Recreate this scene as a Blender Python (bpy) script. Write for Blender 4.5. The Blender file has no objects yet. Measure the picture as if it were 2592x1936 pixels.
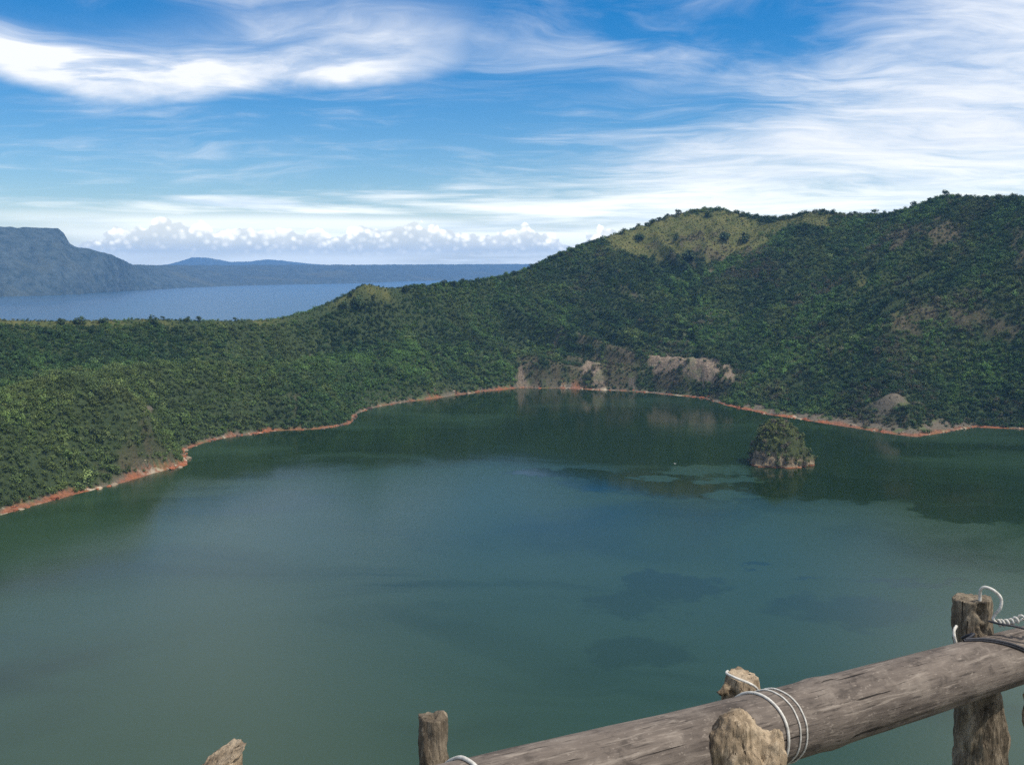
import bpy, bmesh, math, random
import numpy as np
from mathutils import Vector, Matrix, noise as mnoise

random.seed(7)
rng = np.random.default_rng(11)
R = math.radians
scene = bpy.context.scene
COL = scene.collection

# ------------------------------------------------------------------ camera
EYE = 150.0                    # eye height above both lakes (metres)
FPX = 2480.0                   # focal length in pixels of the 2592 px wide frame
PITCH = math.atan((968.0 - 672.0) / FPX)
cam_d = bpy.data.cameras.new("camera")
cam_d.sensor_width = 36.0
cam_d.lens = 36.0 * FPX / 2592.0
cam_d.clip_start = 0.05
cam_d.clip_end = 120000.0
cam = bpy.data.objects.new("camera", cam_d)
COL.objects.link(cam)
cam.location = (0, 0, EYE)
cam.rotation_euler = (math.pi / 2 - PITCH, 0, 0)
scene.camera = cam

# ------------------------------------------------------------------ light settings
SUN_EL, SUN_AZ = 60.0, 112.0  # azimuth measured from the view direction (+Y), to the right positive
SUN_STRENGTH = 3.5
SKY_STRENGTH = 0.098
scene.view_settings.view_transform = 'Standard'
scene.view_settings.look = 'None'
scene.view_settings.gamma = 1.0
scene.view_settings.exposure = 0.2
scene.cycles.use_denoising = False
scene.cycles.max_bounces = 6
scene.cycles.diffuse_bounces = 2
scene.cycles.glossy_bounces = 2
scene.cycles.transmission_bounces = 2
scene.cycles.transparent_max_bounces = 8
scene.cycles.volume_bounces = 1
scene.cycles.caustics_reflective = False
scene.cycles.caustics_refractive = False

FWD = Vector((0, math.cos(PITCH), -math.sin(PITCH)))
UPV = Vector((0, math.sin(PITCH), math.cos(PITCH)))
SC = 2592.0 / 2212.0           # survey notes below were taken on a 2212 px wide copy

def ray(px, py):
    """Direction with unit depth for a point of the survey sheet."""
    return FWD + Vector((1, 0, 0)) * ((px - 1106.0) * SC / FPX) - UPV * ((py * SC - 968.0) / FPX)

def at_depth(px, py, d):
    return Vector((0, 0, EYE)) + ray(px, py) * d

def on_water(px, py):
    r = ray(px, py)
    k = EYE / -r.z
    return (r.x * k, r.y * k)

def at_range(px, py, dist):
    """Point at horizontal distance dist: (x, y, z)."""
    r = ray(px, py)
    k = dist / math.hypot(r.x, r.y)
    return (r.x * k, r.y * k, EYE + r.z * k)

def azel(px, py):
    r = ray(px, py).normalized()
    return math.degrees(math.atan2(r.x, r.y)), math.degrees(math.asin(r.z))

# ------------------------------------------------------------------ node helpers
class NT:
    def __init__(self, tree):
        self.t = tree
        tree.nodes.clear()
    def n(self, typ, **kw):
        nd = self.t.nodes.new(typ)
        for k, v in kw.items():
            setattr(nd, k, v)
        return nd
    def put(self, sock, v):
        if isinstance(v, S):
            v = v.s
        if isinstance(v, bpy.types.NodeSocket):
            self.t.links.new(v, sock)
        elif v is not None:
            if sock.type == 'RGBA' and len(v) == 3:
                v = (*v, 1.0)
            sock.default_value = v
    def math(self, op, a, b=None, c=None, clamp=False):
        nd = self.n('ShaderNodeMath', operation=op, use_clamp=clamp)
        for i, v in enumerate((a, b, c)):
            if v is not None:
                self.put(nd.inputs[i], v)
        return S(self, nd.outputs[0])
    def vec(self, x, y, z=0.0):
        nd = self.n('ShaderNodeCombineXYZ')
        for i, v in enumerate((x, y, z)):
            self.put(nd.inputs[i], v)
        return S(self, nd.outputs[0])
    def sep(self, v):
        nd = self.n('ShaderNodeSeparateXYZ')
        self.put(nd.inputs[0], v)
        return [S(self, o) for o in nd.outputs]
    def vmul(self, v, k):
        nd = self.n('ShaderNodeVectorMath', operation='MULTIPLY')
        self.put(nd.inputs[0], v)
        self.put(nd.inputs[1], k)
        return S(self, nd.outputs[0])
    def vadd(self, v, k):
        nd = self.n('ShaderNodeVectorMath', operation='ADD')
        self.put(nd.inputs[0], v)
        self.put(nd.inputs[1], k)
        return S(self, nd.outputs[0])
    def noise(self, v, scale=1.0, detail=4.0, rough=0.55, dist=0.0, col=False):
        nd = self.n('ShaderNodeTexNoise')
        self.put(nd.inputs['Vector'], v)
        nd.inputs['Scale'].default_value = scale
        nd.inputs['Detail'].default_value = detail
        nd.inputs['Roughness'].default_value = rough
        nd.inputs['Distortion'].default_value = dist
        return S(self, nd.outputs['Color' if col else 'Fac'])
    def voro(self, v, scale=1.0, feature='F1', smooth=0.6):
        nd = self.n('ShaderNodeTexVoronoi', feature=feature)
        self.put(nd.inputs['Vector'], v)
        nd.inputs['Scale'].default_value = scale
        if feature == 'SMOOTH_F1':
            nd.inputs['Smoothness'].default_value = smooth
        return S(self, nd.outputs['Distance'])
    def step(self, v, lo, hi, a=0.0, b=1.0):
        nd = self.n('ShaderNodeMapRange', interpolation_type='SMOOTHSTEP')
        for i, q in enumerate((v, lo, hi, a, b)):
            self.put(nd.inputs[i], q)
        return S(self, nd.outputs[0])
    def lin(self, v, lo, hi, a=0.0, b=1.0):
        nd = self.n('ShaderNodeMapRange')
        for i, q in enumerate((v, lo, hi, a, b)):
            self.put(nd.inputs[i], q)
        return S(self, nd.outputs[0])
    def mix(self, f, a, b, blend='MIX'):
        nd = self.n('ShaderNodeMix', data_type='RGBA', blend_type=blend)
        self.put(nd.inputs[0], f)
        self.put(nd.inputs[6], a)
        self.put(nd.inputs[7], b)
        return S(self, nd.outputs[2])
    def attr(self, name, inst=False, out='Fac'):
        nd = self.n('ShaderNodeAttribute', attribute_name=name)
        if inst:
            nd.attribute_type = 'INSTANCER'
        return S(self, nd.outputs[out])
    def curve(self, v, pts, lo, hi):
        """Piecewise smooth function of v given as (v, value) points; value stored scaled into 0..1."""
        vs = [p[1] for p in pts]
        a, b = min(vs), max(vs) + 1e-6
        nd = self.n('ShaderNodeFloatCurve')
        cm = nd.mapping
        c = cm.curves[0]
        pp = [((p[0] - lo) / (hi - lo), (p[1] - a) / (b - a)) for p in pts]
        c.points[0].location = pp[0]
        c.points[-1].location = pp[-1]
        for q in pp[1:-1]:
            c.points.new(*q)
        cm.update()
        self.put(nd.inputs['Value'], self.lin(v, lo, hi))
        return S(self, nd.outputs[0]) * (b - a) + a
    def bump(self, h, strength=0.5, dist=0.1):
        nd = self.n('ShaderNodeBump')
        nd.inputs['Strength'].default_value = strength
        nd.inputs['Distance'].default_value = dist
        self.put(nd.inputs['Height'], h)
        return S(self, nd.outputs[0])

class S:
    def __init__(self, nt, s):
        self.nt, self.s = nt, s
    def __add__(self, o): return self.nt.math('ADD', self, o)
    def __radd__(self, o): return self.nt.math('ADD', o, self)
    def __sub__(self, o): return self.nt.math('SUBTRACT', self, o)
    def __rsub__(self, o): return self.nt.math('SUBTRACT', o, self)
    def __mul__(self, o): return self.nt.math('MULTIPLY', self, o)
    def __rmul__(self, o): return self.nt.math('MULTIPLY', o, self)
    def __truediv__(self, o): return self.nt.math('DIVIDE', self, o)
    def __neg__(self): return self.nt.math('MULTIPLY', self, -1.0)

def new_mat(name):
    m = bpy.data.materials.new(name)
    m.use_nodes = True
    nt = NT(m.node_tree)
    out = nt.n('ShaderNodeOutputMaterial')
    return m, nt, out

def principled(nt, out, color, rough=0.8, spec=0.3, normal=None, ior=None):
    b = nt.n('ShaderNodeBsdfPrincipled')
    nt.put(b.inputs['Base Color'], color)
    nt.put(b.inputs['Roughness'], rough)
    nt.put(b.inputs['Specular IOR Level'], spec)
    if ior:
        b.inputs['IOR'].default_value = ior
    if normal is not None:
        nt.put(b.inputs['Normal'], normal)
    nt.t.links.new(b.outputs[0], out.inputs['Surface'])
    return b

# ------------------------------------------------------------------ world: blue sky with cirrus and a far bank of cumulus
world = bpy.data.worlds.new("World")
scene.world = world
world.use_nodes = True
w = NT(world.node_tree)
w_out = w.n('ShaderNodeOutputWorld')
bg = w.n('ShaderNodeBackground')
w.t.links.new(bg.outputs[0], w_out.inputs['Surface'])
sky = w.n('ShaderNodeTexSky', sky_type='NISHITA', sun_disc=False)
sky.sun_elevation = R(SUN_EL)
sky.sun_rotation = R(SUN_AZ)
sky.altitude = 150
sky.air_density = 1.0
sky.dust_density = 0.4
sky.ozone_density = 2.6
skyc = S(w, sky.outputs[0])
tc = w.n('ShaderNodeTexCoord')
D = S(w, tc.outputs['Generated'])
dx, dy, dz = w.sep(D)
U = w.math('MULTIPLY', w.math('ARCTAN2', dx, dy), 57.29578)
V = w.math('MULTIPLY', w.math('ARCSINE', dz), 57.29578)
UV = w.vec(U, V, 0.0)
# deepen the clear blue a little, as the camera did
bright = w.n('ShaderNodeHueSaturation')
bright.inputs['Saturation'].default_value = 1.58
w.put(bright.inputs['Color'], skyc)
skyc = w.vmul(S(w, bright.outputs[0]), (0.95, 0.985, 1.07))

# cirrus coordinates on a high flat layer
zz = w.math('MAXIMUM', dz, 0.0) + 0.10
PX, PY = dx / zz, dy / zz
warp = w.noise(w.vec(PX * 0.8, PY * 0.8, 3.1), 1.0, 3, 0.5, 0, True)
wv = w.vmul(w.vadd(warp, (-0.5, -0.5, -0.5)), (0.9, 0.9, 0.0))
Pc = w.vadd(w.vec(PX * 1.0 + PY * 0.12, PY * 0.75, 0.0), wv)
fib = w.noise(w.vmul(Pc, (1.0, 2.6, 1.0)), 1.35, 6, 0.60, 0.35)
fib2 = w.noise(w.vmul(Pc, (1.4, 4.2, 1.0)), 2.6, 4, 0.62, 0.5)
soft = w.noise(w.vec(PX * 0.55, PY * 0.55, 9.0), 1.0, 4, 0.5)
# a veil that thickens to the right of this slanted line
q = (U * 0.36) - (V * 0.92) + 4.2
veil = w.step(q, -2.5, 5.5)
hi_right = w.step(U, 11.0, 30.0)
cover = w.math('MAXIMUM', veil, hi_right * 0.95)
hole = w.step(w.math('ABSOLUTE', U - 9.0), 7.0, 1.5) * w.step(w.math('ABSOLUTE', V - 9.6), 3.0, 0.6)
cover = cover * (1.0 - hole * 0.75)
dens = fib * 0.55 + fib2 * 0.25 + soft * 0.2
cir = w.step(dens + cover * 0.30, 0.46, 0.95)
wisp = w.step(fib * 0.55 + soft * 0.45 + w.step(V, 13.0, 22.0) * 0.05 + w.step(U, 0.0, -16.0) * w.step(V, 12.0, 17.0) * 0.09, 0.46, 0.78) * w.step(V, 7.0, 12.0) * 0.85  # unseen cirrus above the view, added to whiten the lake's reflection
# the long bright streak high on the left
edge_pts = sorted(azel(x_, y_) for x_, y_ in [(-700, 60), (-300, 95), (0, 168), (110, 198), (230, 221), (400, 213), (600, 198), (800, 183), (1000, 152), (1250, 96)])
U0, U1 = edge_pts[0][0], edge_pts[-1][0]
edge = w.curve(U, edge_pts, U0, U1)
wob = w.noise(w.vec(U * 0.18, V * 0.5, 1.7), 1.0, 4, 0.55)
d1 = V - edge + (wob - 0.5) * 1.2 + (fib - 0.5) * 0.5
plate = 0.7 + w.lin(fib, 0.35, 0.65, 0.0, 1.6)
fall = w.step(U, -26.0, -8.0, 0.75, 1.6)
tail = w.math('POWER', 2.718, -(w.math('MAXIMUM', d1 - plate, 0.0) / fall))
streak = w.step(d1, -0.45, 0.85) * tail * 1.15 * w.step(U, 0.5, -10.0) * w.step(U, -60.0, -34.0)
streak = streak * w.lin(fib * 0.6 + wob * 0.4, 0.34, 0.60, 0.35, 1.12)
# thin level bands low in the sky
lv = w.noise(w.vec(U * 0.07, V * 0.95, 5.3), 1.0, 5, 0.55, 0.3)
band = w.step(lv + w.step(V, 5.0, 2.6) * 0.16 + w.step(U, -20.0, 14.0) * 0.14, 0.57, 0.84) * w.step(V, 7.5, 4.0) * w.step(V, 0.2, 1.2)
low = w.step(V, 3.3, 2.4) * w.step(w.noise(w.vec(U * 0.05, V * 0.5, 2.2), 1.0, 3, 0.5), 0.25, 0.6) * 0.85
mask = w.math('MAXIMUM', w.math('MAXIMUM', cir, streak), w.math('MAXIMUM', w.math('MAXIMUM', band, low), wisp), clamp=True)
grey = w.step(w.noise(w.vec(U * 0.06 + 3.0, V * 0.8, 7.7), 1.0, 5, 0.6, 0.3), 0.47, 0.68) * w.step(V, 9.0, 4.5)
ccol = w.mix(grey * 0.75, (0.90, 0.92, 0.95), (0.52, 0.62, 0.80))
glow = w.step(V, 7.0, 1.0)
ccol = w.mix(glow, ccol, w.vmul(ccol, (1.40, 1.40, 1.24)))
c1 = w.mix(mask, w.vmul(skyc, (SKY_STRENGTH,) * 3), ccol)
# cumulus bank standing on the horizon
big = w.noise(w.vec(U * 0.22, 0.0, 4.4), 1.0, 3, 0.55)
bil = w.voro(w.vadd(w.vec(U * 0.85, V * 1.15, 0.0), w.vmul(w.noise(UV, 0.9, 3, 0.5, 0, True), (0.5, 0.5, 0.0))), 1.0, 'SMOOTH_F1', 0.35)
fine = w.noise(UV, 1.9, 5, 0.62)
top = 1.95 + (big - 0.5) * 3.6 + (0.55 - bil) * 1.1 + (fine - 0.5) * 0.9
bank = w.step(U, -26.0, -22.5) * w.step(U, 11.0, 5.0)
hh = top - V - (1.0 - bank) * 2.2
cm = w.step(hh, 0.0, 0.12) * w.step(V, 0.35, 1.1)
bil2 = w.voro(w.vadd(w.vec(U * 2.3, V * 2.8, 3.0), w.vmul(w.noise(UV, 2.2, 2, 0.5, 0, True), (0.5, 0.5, 0.0))), 1.0, 'SMOOTH_F1', 0.3)
lit = w.math('ADD', w.step(hh, 0.95, 0.05) * w.lin(bil * 0.65 + bil2 * 0.35, 0.18, 0.55, 1.25, 0.10), w.lin(bil2, 0.15, 0.5, 0.22, 0.0), clamp=True)
cumc = w.mix(lit, (0.70, 0.75, 0.72), (2.1, 1.98, 1.66))
cumc = w.mix(w.lin(fine, 0.40, 0.7, 0.0, 0.18), cumc, (1.15, 1.12, 1.08))
c2 = w.mix(cm * 0.92, c1, cumc)
w.put(bg.inputs['Color'], c2)
bg.inputs['Strength'].default_value = 1.0
world.cycles.sampling_method = 'MANUAL'
world.cycles.sample_map_resolution = 128

# ------------------------------------------------------------------ sun
sun_d = bpy.data.lights.new("sun", 'SUN')
sun_d.energy = SUN_STRENGTH
sun_d.angle = R(0.6)
sun_d.color = (1.0, 0.95, 0.87)
sun = bpy.data.objects.new("sun", sun_d)
COL.objects.link(sun)
sdir = Vector((math.sin(R(SUN_AZ)) * math.cos(R(SUN_EL)), math.cos(R(SUN_AZ)) * math.cos(R(SUN_EL)), math.sin(R(SUN_EL))))
sun.rotation_euler = sdir.to_track_quat('Z', 'Y').to_euler()
sun.location = sdir * 400

# ------------------------------------------------------------------ object helpers
def link_mesh(name, me, mat=None, parent=None):
    o = bpy.data.objects.new(name, me)
    COL.objects.link(o)
    if mat and not me.materials:
        me.materials.append(mat)
    if parent:
        o.parent = parent
    return o

def from_arrays(name, co, faces, smooth=True):
    me = bpy.data.meshes.new(name)
    co = np.asarray(co, dtype=np.float32)
    faces = np.asarray(faces, dtype=np.int32)
    k = faces.shape[1]
    me.vertices.add(len(co))
    me.vertices.foreach_set("co", co.ravel())
    me.loops.add(faces.size)
    me.loops.foreach_set("vertex_index", faces.ravel())
    me.polygons.add(len(faces))
    me.polygons.foreach_set("loop_start", np.arange(0, faces.size, k, dtype=np.int32))
    me.polygons.foreach_set("loop_total", np.full(len(faces), k, dtype=np.int32))
    me.update(calc_edges=True)
    me.validate()
    me.polygons.foreach_set("use_smooth", np.full(len(me.polygons), smooth, dtype=bool))
    return me

def grid_faces(nu, nv):
    i = np.arange(nu * nv).reshape(nu, nv)
    return np.stack([i[:-1, :-1], i[1:, :-1], i[1:, 1:], i[:-1, 1:]], -1).reshape(-1, 4)

def fattr(me, name, arr):
    a = me.attributes.new(name, 'FLOAT', 'POINT')
    a.data.foreach_set("value", np.asarray(arr, dtype=np.float32).ravel())

def struct(o):
    o["kind"] = "structure"
    return o

def thing(o, label, cat, group=None):
    o["label"] = label
    o["category"] = cat
    if group:
        o["group"] = group
    return o

# ------------------------------------------------------------------ numpy noise and geometry
def _hash(ix, iy, seed):
    h = (ix.astype(np.int64) * 374761393 + iy.astype(np.int64) * 668265263 + seed * 1442695041) & 0xFFFFFFFF
    h = ((h ^ (h >> 13)) * 1274126177) & 0xFFFFFFFF
    return ((h ^ (h >> 16)) & 0xFFFF) / 65535.0

def vnoise(x, y, seed=0):
    ix, iy = np.floor(x), np.floor(y)
    fx, fy = x - ix, y - iy
    fx = fx * fx * fx * (fx * (fx * 6 - 15) + 10)
    fy = fy * fy * fy * (fy * (fy * 6 - 15) + 10)
    a, b = _hash(ix, iy, seed), _hash(ix + 1, iy, seed)
    c, d = _hash(ix, iy + 1, seed), _hash(ix + 1, iy + 1, seed)
    return (a + (b - a) * fx) * (1 - fy) + (c + (d - c) * fx) * fy

def fbm(x, y, octaves=4, seed=0, gain=0.5):
    s, amp, tot = 0.0, 1.0, 0.0
    for k in range(octaves):
        s = s + amp * (vnoise(x, y, seed + k * 17) - 0.5)
        tot += amp
        x, y, amp = x * 2.03 + 11.3, y * 2.03 - 7.1, amp * gain
    return s / tot * 2.0           # about -1 .. 1

def sstep(v, lo, hi):
    t = np.clip((v - lo) / (hi - lo), 0, 1)
    return t * t * (3 - 2 * t)

def seg_dist(x, y, P, closed):
    """Distance to a polyline, plus index/param of the nearest point."""
    P = np.asarray(P, float)
    Q = np.roll(P, -1, 0) if closed else P[1:]
    A = P if closed else P[:-1]
    best = np.full(x.shape, 1e18)
    bs = np.zeros(x.shape)
    cum = 0.0
    for a, b in zip(A, Q):
        ex, ey = b[0] - a[0], b[1] - a[1]
        L2 = ex * ex + ey * ey + 1e-9
        t = np.clip(((x - a[0]) * ex + (y - a[1]) * ey) / L2, 0, 1)
        d = (x - a[0] - t * ex) ** 2 + (y - a[1] - t * ey) ** 2
        m = d < best
        best = np.where(m, d, best)
        L = math.sqrt(L2)
        bs = np.where(m, cum + t * L, bs)
        cum += L
    return np.sqrt(best), bs

def inside(x, y, P):
    P = np.asarray(P, float)
    res = np.zeros(x.shape, bool)
    n = len(P)
    for i in range(n):
        x1, y1 = P[i]
        x2, y2 = P[(i + 1) % n]
        if y1 == y2:
            continue
        c = ((y1 > y) != (y2 > y)) & (x < (x2 - x1) * (y - y1) / (y2 - y1) + x1)
        res ^= c
    return res

def sdist(x, y, P):
    d, _ = seg_dist(x, y, P, True)
    return np.where(inside(x, y, P), -d, d)

# ------------------------------------------------------------------ crater: shoreline and rim
shore_px = [(0, 1112), (60, 1096), (150, 1070), (250, 1048), (330, 1024), (395, 1010), (411, 1002), (404, 986), (397, 972),
            (440, 956), (520, 941), (600, 931), (700, 926), (763, 914), (772, 893), (800, 883), (860, 871), (960, 858),
            (1040, 846), (1125, 838), (1250, 840), (1400, 848), (1520, 861), (1570, 876), (1650, 894), (1760, 911),
            (1850, 926), (1930, 938), (1978, 944), (2050, 933), (2110, 922), (2212, 927)]
shore = [on_water(*p) for p in shore_px]
shore += [(520, 800), (640, 660), (690, 500), (640, 340), (480, 240), (240, 200), (0, 190), (-220, 210), (-400, 330), (-440, 470)]
shore = np.array(shore)
# rim: (sheet x, sheet y, distance)
rim_px = [(-500, 700, 880), (-250, 696, 960), (-100, 690, 1010), (0, 690, 1040), (100, 693, 1060), (230, 691, 1080), (330, 689, 1095), (420, 692, 1110), (520, 692, 1130),
          (600, 687, 1150), (660, 674, 1170), (720, 652, 1190), (760, 632, 1200), (792, 613, 1210), (825, 620, 1230),
          (870, 621, 1260), (950, 615, 1310), (1040, 606, 1370), (1100, 594, 1410), (1150, 578, 1440), (1220, 546, 1480),
          (1280, 523, 1510), (1360, 497, 1540), (1450, 467, 1570), (1520, 453, 1590), (1560, 453, 1590), (1600, 463, 1575),
          (1680, 472, 1540), (1740, 461, 1510), (1775, 457, 1490), (1830, 466, 1470), (1910, 463, 1440), (1960, 452, 1420),
          (2020, 430, 1390), (2050, 425, 1375), (2100, 429, 1350), (2212, 428, 1300), (2400, 430, 1200), (2650, 450, 1060)]
rim = [at_range(*p) for p in rim_px]
rim_behind = [(860, 260, 240), (760, -20, 200), (420, -130, 170), (120, -60, 155), (0, -12, 149), (-140, -60, 140), (-480, -80, 120), (-760, 140, 105), (-800, 400, 96)]
rim_all = np.array([tuple(r) for r in rim] + rim_behind)

def smooth_closed(P, n):
    """Catmull-Rom resample of a closed curve."""
    P = np.asarray(P, float)
    m = len(P)
    out = []
    for i in range(m):
        p0, p1, p2, p3 = P[i - 1], P[i], P[(i + 1) % m], P[(i + 2) % m]
        for k in range(n):
            t = k / n
            out.append(0.5 * ((2 * p1) + (-p0 + p2) * t + (2 * p0 - 5 * p1 + 4 * p2 - p3) * t * t + (-p0 + 3 * p1 - 3 * p2 + p3) * t ** 3))
    return np.array(out)

RIM = smooth_closed(rim_all, 3)
RIMXY = RIM[:, :2]

def prof(t, pts):
    return np.interp(t, [p[0] for p in pts], [p[1] for p in pts])

BENCH = [(0, 0), (.04, .05), (.10, .24), (.18, .42), (.26, .53), (.31, .545), (.38, .49), (.62, .47), (.71, .54), (.85, .80), (1, 1)]
WALLP = [(0, 0), (.04, .02), (.1, .075), (.2, .17), (.4, .37), (.6, .58), (.8, .80), (1, 1)]
CLIFF = [(0, 0), (.025, .025), (.06, .16), (.10, .22), (.2, .28), (.4, .42), (.6, .60), (.8, .80), (1, 1)]
MIDP = [(0, 0), (.04, .03), (.12, .14), (.3, .30), (.5, .42), (.7, .58), (.86, .80), (1, 1)]

def terrain(x, y, full=False):
    x = np.asarray(x, float)
    y = np.asarray(y, float)
    wx = x + 5.0 * fbm(x / 45, y / 45, 4, 3)
    wy = y + 5.0 * fbm(x / 45, y / 45, 4, 5)
    ds = sdist(wx, wy, shore)
    dc, arc = seg_dist(x, y, RIMXY, True)
    ins = inside(x, y, RIMXY)
    wsum = np.zeros(x.shape)
    hs = np.zeros(x.shape)
    for p in RIM:
        d2 = (x - p[0]) ** 2 + (y - p[1]) ** 2 + 30.0
        ww = 1.0 / (d2 * d2 * d2)
        wsum += ww
        hs += ww * p[2]
    hc = hs / wsum
    az = np.degrees(np.arctan2(x, y))
    t = np.clip(ds / (ds + dc + 1e-6), 0, 1)
    t = np.where(ins, t, 1.0)
    wl = sstep(az, -6.0, -12.0) if False else 1 - sstep(az, -13.0, -6.0)
    wc = sstep(az, -1.0, 2.0) * (1 - sstep(az, 11.0, 14.5))
    wm = sstep(az, -13.0, -6.0) * (1 - sstep(az, -1.0, 2.0))
    wr = np.clip(1 - wl - wc - wm, 0, 1)
    p = prof(t, BENCH) * wl + prof(t, CLIFF) * wc + prof(t, MIDP) * wm + prof(t, WALLP) * wr
    h = hc * p
    # spurs and gullies that run down the wall
    g = fbm(arc / 60.0 + 0.25 * fbm(x / 120, y / 120, 2, 31), t * 1.1 + 3.0, 4, 41)
    ridged = 1.0 - 2.0 * np.abs(g)
    env = np.clip(4 * t * (1 - t), 0, 1)
    h = h + env * (ridged - 0.55) * (13.0 + 12.0 * (1 - wl))
    h = h + env * 13.0 * fbm(x / 100, y / 100, 4, 51) + np.minimum(env * 3, 1) * 1.6 * fbm(x / 17, y / 17, 3, 61)
    # a low terrace edge across the left bench
    h = h + wl * 4.0 * np.exp(-((t - 0.29 - 0.05 * fbm(x / 160, y / 160, 2, 71)) / 0.085) ** 2)
    # beach
    beach = 0.17 * ds + 0.25 * fbm(x / 6, y / 6, 3, 81)
    flat = 16.0 * sstep(az, 11.0, 14.0) + 4.0
    k = sstep(ds, flat * 0.55, flat * 1.6 + 6)
    h = np.where(ds > 0, beach * (1 - k) + np.maximum(h, beach * 0.6) * k, np.maximum(ds * 0.35, -9.0) - 0.15)
    mx, my = on_water(1922, 918)
    h = h + 12.5 * np.exp(-(((x - mx) / 16) ** 2 + ((y - my) / 13) ** 2)) * (ds > 0)
    nx, ny = on_water(285, 1038)
    nx, ny = nx * 1.055, ny * 1.055
    h = h + 21.0 * np.exp(-(((x - nx) / 26) ** 2 + ((y - ny) / 22) ** 2)) * sstep(ds, 2, 14)
    # outer flank
    out_h = hc - dc * 0.36 - 0.0006 * dc * dc + np.minimum(dc / 60, 1) * 5.0 * fbm(x / 60, y / 60, 3, 91)
    h = np.where(ins, h, np.maximum(out_h, -8.0))
    if full:
        return h, ds, dc, t, az, ins
    return h

def hit(px, py, r0=420.0, r1=1750.0, n=1400):
    r = ray(px, py)
    k = np.linspace(r0, r1, n) / math.hypot(r.x, r.y)
    X, Y, Z = r.x * k, r.y * k, EYE + r.z * k
    H = terrain(X, Y)
    below = np.nonzero(Z <= H)[0]
    i = below[0] if len(below) else int(np.argmin(Z - H))
    return (X[i], Y[i], float(H[i]))

def hits(pts):
    """Many sheet points at once -> list of (x, y, z)."""
    n = 700
    rr = np.array([ray(*p) for p in pts])
    k = np.linspace(430.0, 1750.0, n)[None, :] / np.hypot(rr[:, 0], rr[:, 1])[:, None]
    X, Y, Z = rr[:, 0:1] * k, rr[:, 1:2] * k, EYE + rr[:, 2:3] * k
    H = terrain(X, Y)
    res = []
    for j in range(len(pts)):
        b = np.nonzero(Z[j] <= H[j])[0]
        i = b[0] if len(b) else int(np.argmin(Z[j] - H[j]))
        res.append((X[j, i], Y[j, i], float(H[j, i])))
    return res

# patches of grass, bare earth and rock, outlined on the ground
POLY = {
 'grass': [
  [(1292, 514), (1400, 480), (1470, 462), (1545, 452), (1600, 466), (1690, 474), (1760, 460), (1792, 472), (1806, 490), (1765, 498), (1700, 492), (1690, 500), (1664, 516), (1644, 544), (1560, 562), (1485, 558), (1410, 564), (1386, 556), (1322, 539)],
  [(708, 659), (760, 632), (792, 610), (832, 620), (854, 652), (840, 667), (802, 650), (770, 646), (736, 662)],
  [(1904, 720), (1950, 672), (1962, 676), (1930, 724)], [(2036, 570), (2080, 520), (2090, 522), (2046, 574)],
  [(1840, 602), (1856, 596), (1860, 622), (1846, 630)]],
 'bare': [
  [(1440, 560), (1490, 540), (1560, 522), (1650, 530), (1662, 546), (1600, 556), (1560, 574), (1500, 572), (1450, 570)],
  [(1400, 528), (1480, 508), (1560, 497), (1560, 506), (1480, 524), (1410, 542)],
  [(1900, 505), (1930, 484), (1985, 488), (2050, 468), (2084, 510), (2044, 545), (1960, 528)],
  [(1900, 716), (1930, 676), (1975, 660), (2060, 672), (2120, 668), (2212, 680), (2212, 735), (2130, 706), (2040, 700), (1960, 722), (1920, 735)],
  [(1322, 596), (1345, 605), (1360, 632), (1388, 656), (1376, 668), (1346, 636)],
  [(2180, 505), (2212, 478), (2212, 640), (2160, 560)],
  [(1108, 786), (1190, 742), (1300, 734), (1370, 758), (1396, 800), (1560, 838), (1600, 850), (1400, 846), (1250, 838), (1125, 836)],
  [(1880, 924), (1918, 884), (1944, 894), (1972, 918), (1978, 940), (1930, 934)],
  [(150, 1068), (220, 1018), (270, 982), (320, 996), (360, 985), (394, 970), (410, 996), (380, 1012), (250, 1048)],
  [(615, 868), (640, 872), (650, 900), (632, 910)], [(2080, 488), (2130, 478), (2110, 510)]],
 'rock': [
  [(1392, 764), (1442, 766), (1532, 776), (1576, 790), (1602, 832), (1552, 824), (1480, 816), (1408, 808)],
  [(1250, 836), (1262, 790), (1282, 770), (1300, 800), (1310, 837)], [(1112, 834), (1126, 795), (1146, 834)]],
}
POLYW = {k: [np.array([h[:2] for h in hits(p)]) for p in v] for k, v in POLY.items()}

def patch(name, x, y, soft=7.0, wob=16.0):
    wx = x + wob * fbm(x / 16, y / 16, 3, 201)
    wy = y + wob * fbm(x / 16, y / 16, 3, 211)
    m = np.zeros(x.shape)
    for P in POLYW[name]:
        lo, hi = P.min(0) - 40, P.max(0) + 40
        sel = (wx > lo[0]) & (wx < hi[0]) & (wy > lo[1]) & (wy < hi[1])
        if sel.any():
            d = sdist(wx[sel], wy[sel], P)
            m[sel] = np.maximum(m[sel], sstep(-d, -soft, soft))
    if name == 'rock':
        m = m * sstep(fbm(x / 8, y / 8, 3, 267), -0.55, -0.1)
    if name == 'bare':
        m = 0.8 * m * sstep(fbm(x / 13, y / 13, 4, 261) + 0.35 * fbm(x / 45, y / 45, 2, 263), -0.42, 0.12)
    return m

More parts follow.
